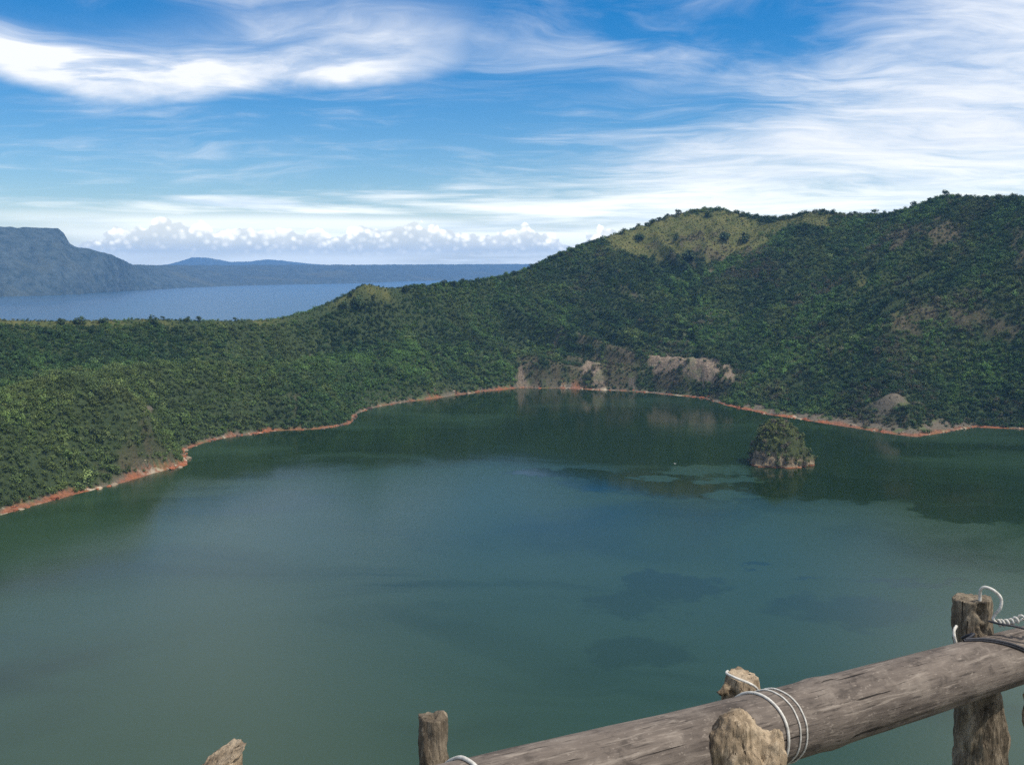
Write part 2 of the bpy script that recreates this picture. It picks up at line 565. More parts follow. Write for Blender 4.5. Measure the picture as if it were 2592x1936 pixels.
# ------------------------------------------------------------------ crater terrain mesh
NA, NR = 900, 440
azs = np.radians(np.linspace(-58, 58, NA))
rads = np.exp(np.linspace(math.log(300), math.log(1950), NR))
AA, RR_ = np.meshgrid(azs, rads, indexing='ij')
TX, TY = RR_ * np.sin(AA), RR_ * np.cos(AA)
TH, TDS, TDC, TT, TAZ, TIN = terrain(TX, TY, True)
g_m, b_m, r_m = patch('grass', TX, TY), patch('bare', TX, TY), patch('rock', TX, TY, 2.0, 4.0)
crest_grass = (1 - sstep(TDC, 6, 16)) * 0.75 * (1 - sstep(TAZ, -15, -12)) * sstep(fbm(TX / 30, TY / 30, 2, 221), -0.3, 0.2)
g_m = np.maximum(g_m, crest_grass * 0.9)
# break rock faces up into ledges
TH = TH + r_m * (3.0 * fbm(TX / 9, TY / 9, 3, 231)) + b_m * 1.2 * fbm(TX / 7, TY / 7, 3, 233)
shore_bare = (TDS > -3) * (1 - sstep(TDS, 3.0 + 6 * fbm(TX / 25, TY / 25, 2, 241) + 15 * sstep(TAZ, 12.5, 14.5) * (1 - sstep(TAZ, 24.0, 26.0)), 8.0 + 18 * sstep(TAZ, 12.5, 14.5) * (1 - sstep(TAZ, 24.5, 26.5))))
mnd = on_water(1922, 918)
shore_bare = np.maximum(shore_bare, np.exp(-(((TX - mnd[0]) / 20) ** 4 + ((TY - mnd[1]) / 17) ** 4)))
on_ = fbm(TX / 22, TY / 22, 3, 251)
on_ = on_ + 0.5 * fbm(TX / 7, TY / 7, 2, 259)
wide_o = 4.0 * sstep(TAZ, 16.5, 19.0) * (1 - sstep(TAZ, 22.5, 24.5)) + 2.5 * sstep(TAZ, -23.5, -21.0) * (1 - sstep(TAZ, -18.2, -17.2))
orange = (TDS > -4) * (1 - sstep(TDS, 1.8 + 7.0 * on_ + wide_o, 4.5 + 8.0 * on_ + wide_o * 1.3)) * (0.62 + 0.38 * sstep(fbm(TX / 50, TY / 50, 2, 257), -0.3, 0.25))

m_hill, nt, out = new_mat("hillside")
geo = nt.n('ShaderNodeNewGeometry')
pos = S(nt, geo.outputs['Position'])
n_f = nt.noise(pos, 0.55, 6, 0.65)
n_m = nt.noise(pos, 0.06, 5, 0.6)
n_c = nt.noise(nt.vmul(pos, (1, 1, 2.2)), 0.22, 6, 0.7)
soil = nt.mix(nt.lin(n_f, 0.3, 0.7), (0.026, 0.044, 0.017), (0.065, 0.085, 0.034))
grass = nt.mix(nt.lin(n_m, 0.36, 0.64), (0.080, 0.095, 0.028), (0.16, 0.15, 0.055))
grass = nt.mix(nt.step(n_f, 0.5, 0.66, 0, 0.65), grass, (0.065, 0.075, 0.024))
bare = nt.mix(nt.lin(n_c, 0.33, 0.68), (0.055, 0.045, 0.028), (0.165, 0.13, 0.08))
bare = nt.mix(nt.step(n_m, 0.48, 0.60, 0, 0.55), bare, (0.085, 0.09, 0.038))
n_v = nt.noise(nt.vmul(pos, (0.45, 0.45, 0.11)), 1.0, 6, 0.7, 0.4)
rock = nt.mix(nt.lin(n_v * 0.7 + n_f * 0.3, 0.38, 0.62), (0.075, 0.056, 0.040), (0.36, 0.275, 0.19))
rock = nt.mix(nt.step(n_m, 0.52, 0.64, 0, 0.6), rock, (0.17, 0.175, 0.09))
sand = nt.mix(nt.lin(n_f, 0.3, 0.7), (0.085, 0.072, 0.052), (0.19, 0.16, 0.115))
sand = nt.mix(nt.step(n_m, 0.5, 0.62, 0, 0.7), sand, (0.10, 0.13, 0.045))
oran = nt.mix(nt.lin(n_f, 0.3, 0.7), (0.13, 0.045, 0.022), (0.44, 0.15, 0.065))
oran = nt.mix(nt.step(nt.noise(pos, 0.035, 4, 0.7), 0.56, 0.62), oran, (0.52, 0.42, 0.30))
c = nt.mix(nt.attr('grass'), soil, grass)
c = nt.mix(nt.attr('bare'), c, bare)
c = nt.mix(nt.attr('sand'), c, sand)
c = nt.mix(nt.attr('rock'), c, rock)
c = nt.mix(nt.attr('orange'), c, oran)
principled(nt, out, c, 0.92, 0.15, nt.bump(n_c + n_f * 0.5, 0.9, 2.0))

orange = orange * (1 - sstep(TH, 2.0, 3.6))
me = from_arrays("crater_wall", np.stack([TX, TY, TH], -1).reshape(-1, 3), grid_faces(NA, NR)[:, ::-1])
for nm, arr in (('grass', g_m), ('bare', b_m), ('rock', r_m), ('sand', shore_bare), ('orange', orange)):
    fattr(me, nm, arr)
struct(link_mesh("crater_hillside", me, m_hill))

# ------------------------------------------------------------------ crater lake
m_lake, nt, out = new_mat("crater_lake_water")
geo = nt.n('ShaderNodeNewGeometry')
pos = S(nt, geo.outputs['Position'])
px_, py_, pz_ = nt.sep(pos)
wrp = nt.noise(pos, 0.006, 4, 0.55, 0, True)
pw = nt.vadd(pos, nt.vmul(nt.vadd(wrp, (-0.5, -0.5, -0.5)), (120.0, 120.0, 0.0)))
slick = nt.noise(nt.vmul(pw, (0.45, 1.0, 1.0)), 0.0085, 4, 0.55, 0.6)
far = nt.step(py_ + px_ * 0.45, 480.0, 860.0)
pwx, pwy, pwz = nt.sep(nt.vadd(nt.vadd(pos, nt.vmul(nt.vadd(nt.noise(pos, 0.055, 4, 0.65, 0, True), (-0.5, -0.5, -0.5)), (38.0, 48.0, 0.0))), nt.vmul(nt.vadd(nt.noise(pos, 0.016, 5, 0.6, 0, True), (-0.5, -0.5, -0.5)), (75.0, 95.0, 0.0))))
def pool(px, py, w_px, h_px, soft_=0.2):
    """A wind-sheltered slick, laid out on the water in metres."""
    x0, y0 = on_water(px, py)
    x1, _ = on_water(px + w_px / 2, py)
    _, y1 = on_water(px, py + h_px / 2)
    ex = (pwx - x0) / abs(x1 - x0)
    ey = (pwy - y0) / abs(y1 - y0)
    return nt.step(nt.math('SQRT', ex * ex + ey * ey), 1.0 + soft_, 1.0 - soft_)
def union(*ps):
    r_ = ps[0]
    for p_ in ps[1:]:
        r_ = nt.math('MAXIMUM', r_, p_)
    return r_
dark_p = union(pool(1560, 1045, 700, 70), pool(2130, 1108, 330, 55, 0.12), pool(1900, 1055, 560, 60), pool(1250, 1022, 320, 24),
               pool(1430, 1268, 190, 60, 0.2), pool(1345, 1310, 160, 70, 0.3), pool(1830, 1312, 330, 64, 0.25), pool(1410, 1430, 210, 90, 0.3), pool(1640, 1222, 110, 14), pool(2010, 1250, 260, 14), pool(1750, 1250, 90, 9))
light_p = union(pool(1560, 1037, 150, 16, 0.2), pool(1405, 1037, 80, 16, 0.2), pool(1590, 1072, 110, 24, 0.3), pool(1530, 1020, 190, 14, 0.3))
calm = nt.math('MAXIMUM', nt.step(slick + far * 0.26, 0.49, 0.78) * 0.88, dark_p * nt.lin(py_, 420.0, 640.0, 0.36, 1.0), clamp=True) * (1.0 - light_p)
fine = nt.noise(nt.vmul(pos, (1.0, 1.6, 1.0)), 0.55, 5, 0.65)
mid = nt.noise(nt.vmul(pos, (0.7, 1.2, 1.0)), 0.06, 4, 0.6)
rough = nt.lin(calm, 0.0, 1.0, 0.13, 0.075) + (mid - 0.5) * 0.09 + (nt.noise(nt.vmul(pos, (0.25, 1.0, 1.0)), 0.03, 4, 0.6) - 0.5) * 0.05
bmp = nt.n('ShaderNodeBump')
bmp.inputs['Distance'].default_value = 1.0
nt.put(bmp.inputs['Strength'], nt.lin(calm, 0.0, 1.0, 0.09, 0.012))
nt.put(bmp.inputs['Height'], fine + mid * 0.7)
nrm = S(nt, bmp.outputs[0])
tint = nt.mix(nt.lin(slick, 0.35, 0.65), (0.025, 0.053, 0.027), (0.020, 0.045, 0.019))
tint = nt.mix(calm * 0.92, tint, (0.006, 0.016, 0.003))  # dark hillside reflection painted into the body colour of calm water
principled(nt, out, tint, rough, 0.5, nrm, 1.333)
lake_pts = smooth_closed(shore, 2)
cx, cy = 60.0, 560.0
rings = []
NL = len(lake_pts)
for s in (0.0, 0.25, 0.5, 0.75, 0.9, 1.0):
    for p in lake_pts:
        v = np.array([p[0] - cx, p[1] - cy])
        L = np.hypot(*v)
        rr = s * (L + 22.0) / L
        rings.append((cx + v[0] * rr, cy + v[1] * rr, 0.0))
faces = []
for k in range(5):
    for i in range(NL):
        j = (i + 1) % NL
        faces.append((k * NL + i, (k + 1) * NL + i, (k + 1) * NL + j, k * NL + j))
me = from_arrays("crater_lake", np.array(rings), np.array(faces)[:, ::-1])
struct(link_mesh("crater_lake", me, m_lake))

# ------------------------------------------------------------------ outer lake, to the horizon
m_outer, nt, out = new_mat("outer_lake_water")
geo = nt.n('ShaderNodeNewGeometry')
pos = S(nt, geo.outputs['Position'])
f1 = nt.noise(nt.vmul(pos, (1.0, 1.7, 1.0)), 0.004, 6, 0.65)
tint = nt.mix(nt.lin(f1, 0.35, 0.65), (0.030, 0.075, 0.125), (0.036, 0.085, 0.14))
principled(nt, out, tint, 0.30, 0.5, nt.bump(nt.noise(pos, 0.05, 4, 0.6), 0.15, 1.0), 1.333)
na, nr = 180, 60
aa, rr = np.meshgrid(np.radians(np.linspace(-78, 78, na)), np.exp(np.linspace(math.log(1880), math.log(18000), nr)), indexing='ij')
me = from_arrays("outer_lake", np.stack([rr * np.sin(aa), rr * np.cos(aa), np.full(aa.shape, -0.4)], -1).reshape(-1, 3), grid_faces(na, nr)[:, ::-1])
struct(link_mesh("outer_lake", me, m_outer))

# ------------------------------------------------------------------ far shore: wooded caldera ridge, the steep mountain and the far range
m_far, nt, out = new_mat("far_woods")
geo = nt.n('ShaderNodeNewGeometry')
pos = S(nt, geo.outputs['Position'])
a = nt.noise(pos, 0.02, 6, 0.75)
b = nt.noise(pos, 0.0022, 4, 0.55)
c = nt.mix(nt.lin(a, 0.35, 0.65), (0.030, 0.052, 0.056), (0.094, 0.122, 0.124))  # blue of the haze mixed into the distant woods' colour
c = nt.mix(nt.step(b, 0.52, 0.66, 0, 0.5), c, (0.11, 0.12, 0.085))
principled(nt, out, c, 0.95, 0.1, nt.bump(a, 1.0, 22.0))

def far_strip(name, cols, n_az, n_t, amp, seed, depth_back, label_kind=True, step_pow=1.0):
    """cols: (sheet x, crest sheet y, shore sheet y or None, shore distance, crest distance)."""
    xs = [q[0] for q in cols]
    gx = np.linspace(xs[0], xs[-1], n_az)
    cy_ = np.interp(gx, xs, [q[1] for q in cols])
    sd = np.interp(gx, xs, [q[2] for q in cols])
    cd = np.interp(gx, xs, [q[3] for q in cols])
    V_ = []
    for i, g in enumerate(gx):
        r = ray(g, cy_[i])
        hz = math.hypot(r.x, r.y)
        ux, uy = r.x / hz, r.y / hz
        hc_ = EYE + r.z / hz * cd[i]
        for j in range(n_t + 5):
            if j < n_t:
                t = j / (n_t - 1)
                d = sd[i] + (cd[i] - sd[i]) * t
                h = hc_ * (t ** step_pow)
                e = 4 * t * (1 - t)
                x, y = ux * d, uy * d
                gl = float(fbm(np.array(g / 46.0 + t * 1.3), np.array(t * 2.2), 5, seed))
                h = h + e * amp * (0.5 - 1.3 * abs(gl)) + (0.25 + e) * amp * 0.25 * float(fbm(np.array(x / 140), np.array(y / 140), 3, seed + 3))
                h = h + t * 5.0 * float(fbm(np.array(x / 45), np.array(y / 45), 2, seed + 5))
                if j == 0:
                    h = -12.0
            else:
                k = (j - n_t + 1) / 5.0
                d = cd[i] + depth_back * k
                x, y = ux * d, uy * d
                h = hc_ * (1 - k * k * 1.06)
            V_.append((x, y, h))
    me_ = from_arrays(name, np.array(V_), grid_faces(n_az, n_t + 5)[:, ::-1])
    return struct(link_mesh(name, me_, m_far))

def wd(px, py):
    x, y = on_water(px, py)
    return math.hypot(x, y)

far_strip("caldera_ridge", [(-700, 571, 5200, 7200), (0, 572, 5400, 7800), (300, 573, wd(300, 627), wd(300, 627) + 2300), (500, 573, wd(500, 618), wd(500, 618) + 2300), (760, 572, wd(760, 612.5), wd(760, 612.5) + 2300),
                            (1000, 571, wd(1000, 605), wd(1000, 605) + 2400), (1200, 570, wd(1200, 600), wd(1200, 600) + 2400), (1800, 570, wd(1800, 600), wd(1800, 600) + 2400), (2600, 570, 11000, 13400)], 520, 26, 26, 301, 3500, step_pow=0.8)
far_strip("mountain", [(-900, 520, 4300, 5500), (-500, 498, 4500, 5700), (-200, 486, 4600, 5800), (0, 490, wd(0, 641), 6000), (40, 491, wd(40, 640), 6030), (125, 494, wd(125, 638), 6080), (138, 505, wd(138, 637), 6090), (150, 524, wd(150, 637), 6090), (165, 533, wd(165, 636), 6090),
                       (190, 537, wd(190, 634), 6120), (225, 545, wd(225, 632), 6160), (255, 556, wd(255, 630), 6250), (285, 571.5, wd(285, 628), 6600), (330, 573.5, wd(330, 626), 7300), (420, 573.5, wd(420, 621) + 10, 8800), (520, 574, wd(520, 617.5) + 60, 10000)], 460, 46, 34, 331, 2500, step_pow=0.86)
far_strip("distant_mountains", [(330, 574, 15000, 16200), (365, 571, 15000, 16200), (400, 561, 15000, 16200), (415, 556, 15000, 16200), (450, 557, 15000, 16200), (500, 566, 15000, 16200), (540, 565, 15000, 16200), (575, 560.5, 15000, 16200), (610, 563, 15000, 16200), (670, 570, 15000, 16200), (720, 574, 15000, 16200)], 160, 14, 18, 361, 1500)

# ------------------------------------------------------------------ foliage
m_leaf, nt, out = new_mat("foliage")
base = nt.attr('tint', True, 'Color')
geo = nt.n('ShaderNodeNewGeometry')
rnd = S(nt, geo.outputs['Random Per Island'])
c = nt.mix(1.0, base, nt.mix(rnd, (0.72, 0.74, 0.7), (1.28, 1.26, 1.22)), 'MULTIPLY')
bs = principled(nt, out, c, 0.75, 0.2)
m_leaf1, nt, out = new_mat("tree_foliage")
oi = nt.n('ShaderNodeObjectInfo')
geo = nt.n('ShaderNodeNewGeometry')
rnd = S(nt, geo.outputs['Random Per Island'])
c = nt.mix(rnd, (0.026, 0.050, 0.022), (0.075, 0.12, 0.045))
c = nt.mix(S(nt, oi.outputs['Random']) * 0.4, c, (0.04, 0.05, 0.03))
principled(nt, out, c, 0.75, 0.2)
m_leaf2, nt, out = new_mat("olive_foliage")
geo = nt.n('ShaderNodeNewGeometry')
rnd = S(nt, geo.outputs['Random Per Island'])
principled(nt, out, nt.mix(rnd, (0.045, 0.065, 0.02), (0.12, 0.14, 0.045)), 0.75, 0.2)
m_bark, nt, out = new_mat("tree_bark")
tcn = nt.n('ShaderNodeTexCoord')
nb = nt.noise(nt.vmul(S(nt, tcn.outputs['Object']), (6, 6, 1.2)), 1.0, 4, 0.6)
principled(nt, out, nt.mix(nb, (0.03, 0.024, 0.018), (0.12, 0.10, 0.075)), 0.9, 0.1)

def crown_mesh(name, seed, w_, h_, n, leaf, lobes, base_z=0.15):
    """Leaf clumps spread through a lobed crown; unit size about w_ wide, h_ tall, standing on z = 0."""
    rr_ = random.Random(seed)
    L = []
    for k in range(lobes):
        a_ = rr_.uniform(0, 2 * math.pi)
        q_ = math.sqrt(rr_.random()) * w_ * 0.30
        L.append((math.cos(a_) * q_, math.sin(a_) * q_, h_ * rr_.uniform(base_z + 0.2, 0.80), w_ * rr_.uniform(0.16, 0.30)))
    co, fc = [], []
    for k in range(n):
        lx, ly, lz, lr = L[k % lobes]
        d_ = Vector((rr_.gauss(0, 1), rr_.gauss(0, 1), rr_.gauss(0.25, 0.9))).normalized()
        p = Vector((lx, ly, lz)) + d_ * lr * (rr_.uniform(0.55, 1.05) if rr_.random() < 0.9 else rr_.uniform(1.05, 1.35))
        p.z = max(p.z, h_ * base_z * rr_.uniform(0.3, 1.0))
        nrm = (d_ + Vector((rr_.uniform(-.8, .8), rr_.uniform(-.8, .8), rr_.uniform(-.3, .9)))).normalized()
        t1 = nrm.cross(Vector((rr_.uniform(-1, 1), rr_.uniform(-1, 1), rr_.uniform(-1, 1)))).normalized()
        t2 = nrm.cross(t1)
        s1, s2 = leaf * rr_.uniform(0.6, 1.3), leaf * rr_.uniform(0.4, 0.9)
        b_ = len(co)
        co += [p + t1 * s1, p + t2 * s2 + nrm * leaf * 0.15, p - t1 * s1 * 0.8, p - t2 * s2 - nrm * leaf * 0.1]
        fc.append((b_, b_ + 1, b_ + 2, b_ + 3))
    return from_arrays(name, np.array(co), np.array(fc), smooth=False)

src = bpy.data.collections.new("shrub_source")
variants = []
for k, (w_, h_, n_, lf, lb) in enumerate([(6.0, 4.0, 170, 0.46, 8), (7.0, 3.6, 190, 0.46, 9), (5.0, 4.3, 140, 0.42, 6), (6.6, 3.0, 170, 0.42, 9), (5.6, 3.4, 150, 0.46, 7), (7.4, 4.5, 220, 0.5, 10)]):
    me = crown_mesh("shrub_%d" % k, 100 + k, w_, h_, n_, lf, lb, 0.02)
    me.materials.append(m_leaf)
    o = bpy.data.objects.new("shrub_%d" % k, me)
    src.objects.link(o)
    variants.append(o)

# scatter: jittered grid over the whole crater wall, denser on wooded ground
step_ = 2.7
gx, gy = np.meshgrid(np.arange(-900, 900, step_), np.arange(330, 1640, step_))
gx = (gx + rng.uniform(-.5, .5, gx.shape) * step_ * 1.2).ravel()
gy = (gy + rng.uniform(-.5, .5, gy.shape) * step_ * 1.2).ravel()
az_ = np.degrees(np.arctan2(gx, gy))
keep = (np.abs(az_) < 42) & ~inside(gx, gy, shore * 0.985 + np.array([0, 9.0])) & (inside(gx, gy, RIMXY) | (seg_dist(gx, gy, RIMXY, True)[0] < 22))
gx, gy = gx[keep], gy[keep]
H, DS, DC, T, AZ, INS = terrain(gx, gy, True)
gm, bm, rm = patch('grass', gx, gy), patch('bare', gx, gy), patch('rock', gx, gy, 2.0, 4.0)
cg = (1 - sstep(DC, 4, 12)) * 0.75 * (1 - sstep(AZ, -15, -12)) * sstep(fbm(gx / 30, gy / 30, 2, 221), -0.3, 0.2)
fl = sstep(AZ, 12.5, 14.5) * (1 - sstep(AZ, 24.0, 26.5))
sb = 1 - sstep(DS, 3.0 + 6 * fbm(gx / 25, gy / 25, 2, 241) + 13 * fl, 8.0 + 15 * fl)
sb = np.maximum(sb, np.exp(-(((gx - mnd[0]) / 20) ** 4 + ((gy - mnd[1]) / 17) ** 4)))
gm = gm * (1 - 0.8 * bm)
dn = 1.0 + 0.30 * fbm(gx / 35, gy / 35, 3, 401)
tree_p = dn * (1 - 0.96 * gm) * (1 - np.where(AZ < -16, 0.9, 0.55) * bm) * (1 - 0.97 * rm) * (1 - 0.85 * cg) * (1 - 0.95 * sb)
tuft_p = np.clip(0.85 * np.maximum(gm, cg) + 0.55 * bm + 0.30 * sb, 0, 0.92) * (1 - 0.9 * rm)
u_ = rng.uniform(0, 1, gx.shape)
ok = DS > 3.0
is_tree = ok & (u_ < tree_p)
is_tuft = ok & ~is_tree & (rng.uniform(0, 1, gx.shape) < tuft_p) & (DS > 5.0)
keep = is_tree | is_tuft
gx, gy, H, DS, DC, T, AZ, gm, bm, sb, cg, INS, tuft = [a[keep] for a in (gx, gy, H, DS, DC, T, AZ, gm, bm, sb, cg, INS, is_tuft)]
NP = len(gx)
big = fbm(gx / 60, gy / 60, 3, 411)
med = fbm(gx / 14, gy / 14, 2, 421)
right = sstep(AZ, -4, 8)
dark = np.array([0.034, 0.070, 0.023])
fresh = np.array([0.076, 0.143, 0.034])
olive = np.array([0.112, 0.148, 0.042])
dry = np.array([0.110, 0.090, 0.060])
wA = sstep(1.3 * big + 0.5 * med + 0.25 * rng.normal(0, 1, NP) - 0.35 * right, -0.5, 0.55)[:, None]
tint = dark * (1 - wA) + fresh * wA
shelf_lit = (1 - sstep(AZ, -11, -3)) * sstep(T, 0.30, 0.36) * (1 - sstep(T, 0.60, 0.70))
scarp_shade = (1 - sstep(AZ, -11, -3)) * np.maximum(sstep(T, 0.66, 0.74) * (1 - sstep(T, 0.92, 0.99)), (1 - sstep(T, 0.2, 0.28)) * sstep(AZ, -17, -14))
wS = np.clip(0.38 * shelf_lit - 0.6 * scarp_shade + 0.15 * med, -0.7, 0.7)[:, None]
tint = np.where(wS > 0, tint * (1 - wS) + fresh * 1.1 * wS, tint * (1 + wS) + dark * 0.95 * (-wS))  # sunlit shelf and shaded scarp painted into the shrub tints
near_l = ((1 - sstep(AZ, -21, -9)) * (1 - sstep(T, 0.40, 0.65)))[:, None]
wO = np.clip(sstep(fbm(gx / 40, gy / 40, 3, 431) + 0.3 * rng.normal(0, 1, NP), 0.05, 0.7)[:, None] * 0.8 + near_l * 0.6 + gm[:, None] * 0.5, 0, 1)
tint = tint * (1 - wO) + olive * wO
wD = np.clip(sstep(fbm(gx / 48, gy / 48, 3, 441) + 0.28 * rng.normal(0, 1, NP), 0.20, 0.75) * (0.15 + 0.65 * right) + bm * 0.6 * rng.uniform(0, 1, NP), 0, 1)[:, None]
tint = tint * (1 - wD) + dry * wD
pale = (rng.uniform(0, 1, NP) < 0.05)[:, None]
tint = np.where(pale, tint * 1.4 + np.array([0.02, 0.02, 0.015]), tint)
tint = tint * np.exp(rng.normal(0, 0.17, (NP, 1)) + 0.30 * fbm(gx / 9, gy / 9, 2, 461)[:, None] + 0.25 * big[:, None])
sc = rng.uniform(0.50, 1.08, NP) * (1 + 0.25 * med) * (1 - 0.30 * bm) * (1 - 0.3 * gm)
sc = np.where((DC < 9) & (AZ < -6), sc * 0.5, sc)
big_t = rng.uniform(0, 1, NP) < 0.05
sc = np.where(big_t & (DC > 25), sc * 1.6, sc)
sc = np.where((DC < 14) & (AZ > -3), rng.uniform(0.4, 1.25, NP), sc)
gcol = np.array([0.150, 0.158, 0.048]) * (1 - wD) + np.array([0.15, 0.125, 0.065]) * wD
gcol = gcol * (1 + 0.28 * fbm(gx / 28, gy / 28, 3, 451))[:, None] * rng.uniform(0.75, 1.2, (NP, 1))
dcol = np.array([0.12, 0.105, 0.058]) * rng.uniform(0.6, 1.3, (NP, 1))
wG = np.clip(np.maximum(gm, cg), 0, 1)[:, None]
tint = np.where(tuft[:, None], gcol * wG + dcol * (1 - wG), tint)
sc = np.where(tuft, rng.uniform(0.24, 0.46, NP) * (1 - 0.3 * sb), sc)
H = np.where(tuft, H - 0.25, H)

pm = bpy.data.meshes.new("forest_points")
pm.vertices.add(NP)
pm.vertices.foreach_set("co", np.stack([gx, gy, H - 0.35], -1).astype(np.float32).ravel())
fattr(pm, "size", sc)
fattr(pm, "turn", rng.uniform(0, 6.283, NP))
ia = pm.attributes.new("pick", 'INT', 'POINT')
ia.data.foreach_set("value", rng.integers(0, len(variants), NP).astype(np.int32))
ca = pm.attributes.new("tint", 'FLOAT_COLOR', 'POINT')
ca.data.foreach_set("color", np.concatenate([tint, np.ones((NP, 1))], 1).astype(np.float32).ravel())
forest = link_mesh("forest", pm)
forest["kind"] = "stuff"
forest["label"] = "dense green scrub forest covering the crater walls round the lake"
forest["category"] = "forest"
ng = bpy.data.node_groups.new("scatter_shrubs", 'GeometryNodeTree')
ng.interface.new_socket("Geometry", in_out='INPUT', socket_type='NodeSocketGeometry')
ng.interface.new_socket("Geometry", in_out='OUTPUT', socket_type='NodeSocketGeometry')
N = ng.nodes
gi, go = N.new('NodeGroupInput'), N.new('NodeGroupOutput')
iop = N.new('GeometryNodeInstanceOnPoints')
ci = N.new('GeometryNodeCollectionInfo')
ci.inputs['Collection'].default_value = src
ci.inputs['Separate Children'].default_value = True
ci.inputs['Reset Children'].default_value = True
def named(nm, typ):
    nd = N.new('GeometryNodeInputNamedAttribute')
    nd.data_type = typ
    nd.inputs[0].default_value = nm
    return nd.outputs[0]
cx_ = N.new('ShaderNodeCombineXYZ')
ng.links.new(named("turn", 'FLOAT'), cx_.inputs[2])
ng.links.new(gi.outputs[0], iop.inputs['Points'])
ng.links.new(ci.outputs[0], iop.inputs['Instance'])
iop.inputs['Pick Instance'].default_value = True
ng.links.new(named("pick", 'INT'), iop.inputs['Instance Index'])
ng.links.new(cx_.outputs[0], iop.inputs['Rotation'])
ng.links.new(named("size", 'FLOAT'), iop.inputs['Scale'])
ng.links.new(iop.outputs[0], go.inputs[0])
md = forest.modifiers.new("scatter", 'NODES')
md.node_group = ng
print("forest points", NP)

# ------------------------------------------------------------------ loose rocks along the waterline
m_rock, nt, out = new_mat("shore_rock")
geo = nt.n('ShaderNodeNewGeometry')
nr_ = nt.noise(S(nt, geo.outputs['Position']), 0.9, 4, 0.65)
c = nt.mix(1.0, nt.attr('tint', True, 'Color'), nt.mix(nr_, (0.55, 0.55, 0.55), (1.4, 1.4, 1.4)), 'MULTIPLY')
principled(nt, out, c, 0.9, 0.2)
rock_src = bpy.data.collections.new("rock_source")
for k in range(4):
    bmr = bmesh.new()
    bmesh.ops.create_icosphere(bmr, subdivisions=2, radius=1.0)
    for v in bmr.verts:
        d = mnoise.fractal(v.co * 1.1 + Vector((k * 5.0, 1, 2)), 0.7, 2.0, 3)
        v.co = Vector((v.co.x * 1.25, v.co.y, v.co.z * 0.62)) * (1 + 0.45 * d)
    mr = bpy.data.meshes.new("rock_%d" % k)
    bmr.to_mesh(mr)
    bmr.free()
    mr.materials.append(m_rock)
    rock_src.objects.link(bpy.data.objects.new("rock_%d" % k, mr))
ng2 = ng.copy()
for nd in ng2.nodes:
    if nd.bl_idname == 'GeometryNodeCollectionInfo':
        nd.inputs['Collection'].default_value = rock_src
nk = 15000
sx = rng.uniform(-560, 560, nk * 6)
sy = rng.uniform(520, 1260, nk * 6)
sd_ = sdist(sx, sy, shore)
ok = (sd_ > -6) & (sd_ < 14)
sx, sy = sx[ok], sy[ok]
H, DS, DC, T, AZ, INS = terrain(sx, sy, True)
ok = (DS > -1.2) & (DS < 9) & (rng.uniform(0, 1, sx.shape) < sstep(fbm(sx / 16, sy / 16, 3, 471), -0.25, 0.35) * np.exp(-np.maximum(DS, 0) / 3.5))
sx, sy, H, DS = sx[ok], sy[ok], H[ok], DS[ok]
nk = len(sx)
kind_ = rng.uniform(0, 1, (nk, 1))
tint_r = np.where(kind_ < 0.5, np.array([0.30, 0.105, 0.05]), np.where(kind_ < 0.72, np.array([0.36, 0.28, 0.19]), np.array([0.10, 0.07, 0.05]))) * rng.uniform(0.6, 1.3, (nk, 1))
pr = bpy.data.meshes.new("shore_rocks")
pr.vertices.add(nk)
pr.vertices.foreach_set("co", np.stack([sx, sy, H], -1).astype(np.float32).ravel())
fattr(pr, "size", np.exp(rng.normal(-0.35, 0.5, nk)))
fattr(pr, "turn", rng.uniform(0, 6.283, nk))
ia = pr.attributes.new("pick", 'INT', 'POINT')
ia.data.foreach_set("value", rng.integers(0, 4, nk).astype(np.int32))
ca = pr.attributes.new("tint", 'FLOAT_COLOR', 'POINT')
ca.data.foreach_set("color", np.concatenate([tint_r, np.ones((nk, 1))], 1).astype(np.float32).ravel())
rocks = link_mesh("shore_rubble", pr)
rocks["kind"] = "stuff"
rocks["label"] = "rusty and pale rubble scattered along the crater lake's waterline"
rocks["category"] = "rubble"
rocks.modifiers.new("scatter", 'NODES').node_group = ng2
print("rocks", nk)

# ------------------------------------------------------------------ haze
me = bpy.data.meshes.new("haze")
bm_ = bmesh.new()
bmesh.ops.create_cube(bm_, size=1.0)
bm_.to_mesh(me)
bm_.free()
haze = link_mesh("haze", me)
haze.scale = (44000, 21000, 440)
haze.location = (0, 8000, 440 / 2 - 14)
haze["kind"] = "stuff"
m_haze, nt, out = new_mat("haze_air")
pv = nt.n('ShaderNodeVolumePrincipled')
pv.inputs['Color'].default_value = (0.22, 0.51, 1.0, 1)
pv.inputs['Density'].default_value = 5.2e-5
pv.inputs['Density Attribute'].default_value = ""
pv.inputs['Temperature Attribute'].default_value = ""
pv.inputs['Color Attribute'].default_value = ""
pv.inputs['Anisotropy'].default_value = 0.0
nt.t.links.new(pv.outputs[0], out.inputs['Volume'])
me.materials.append(m_haze)

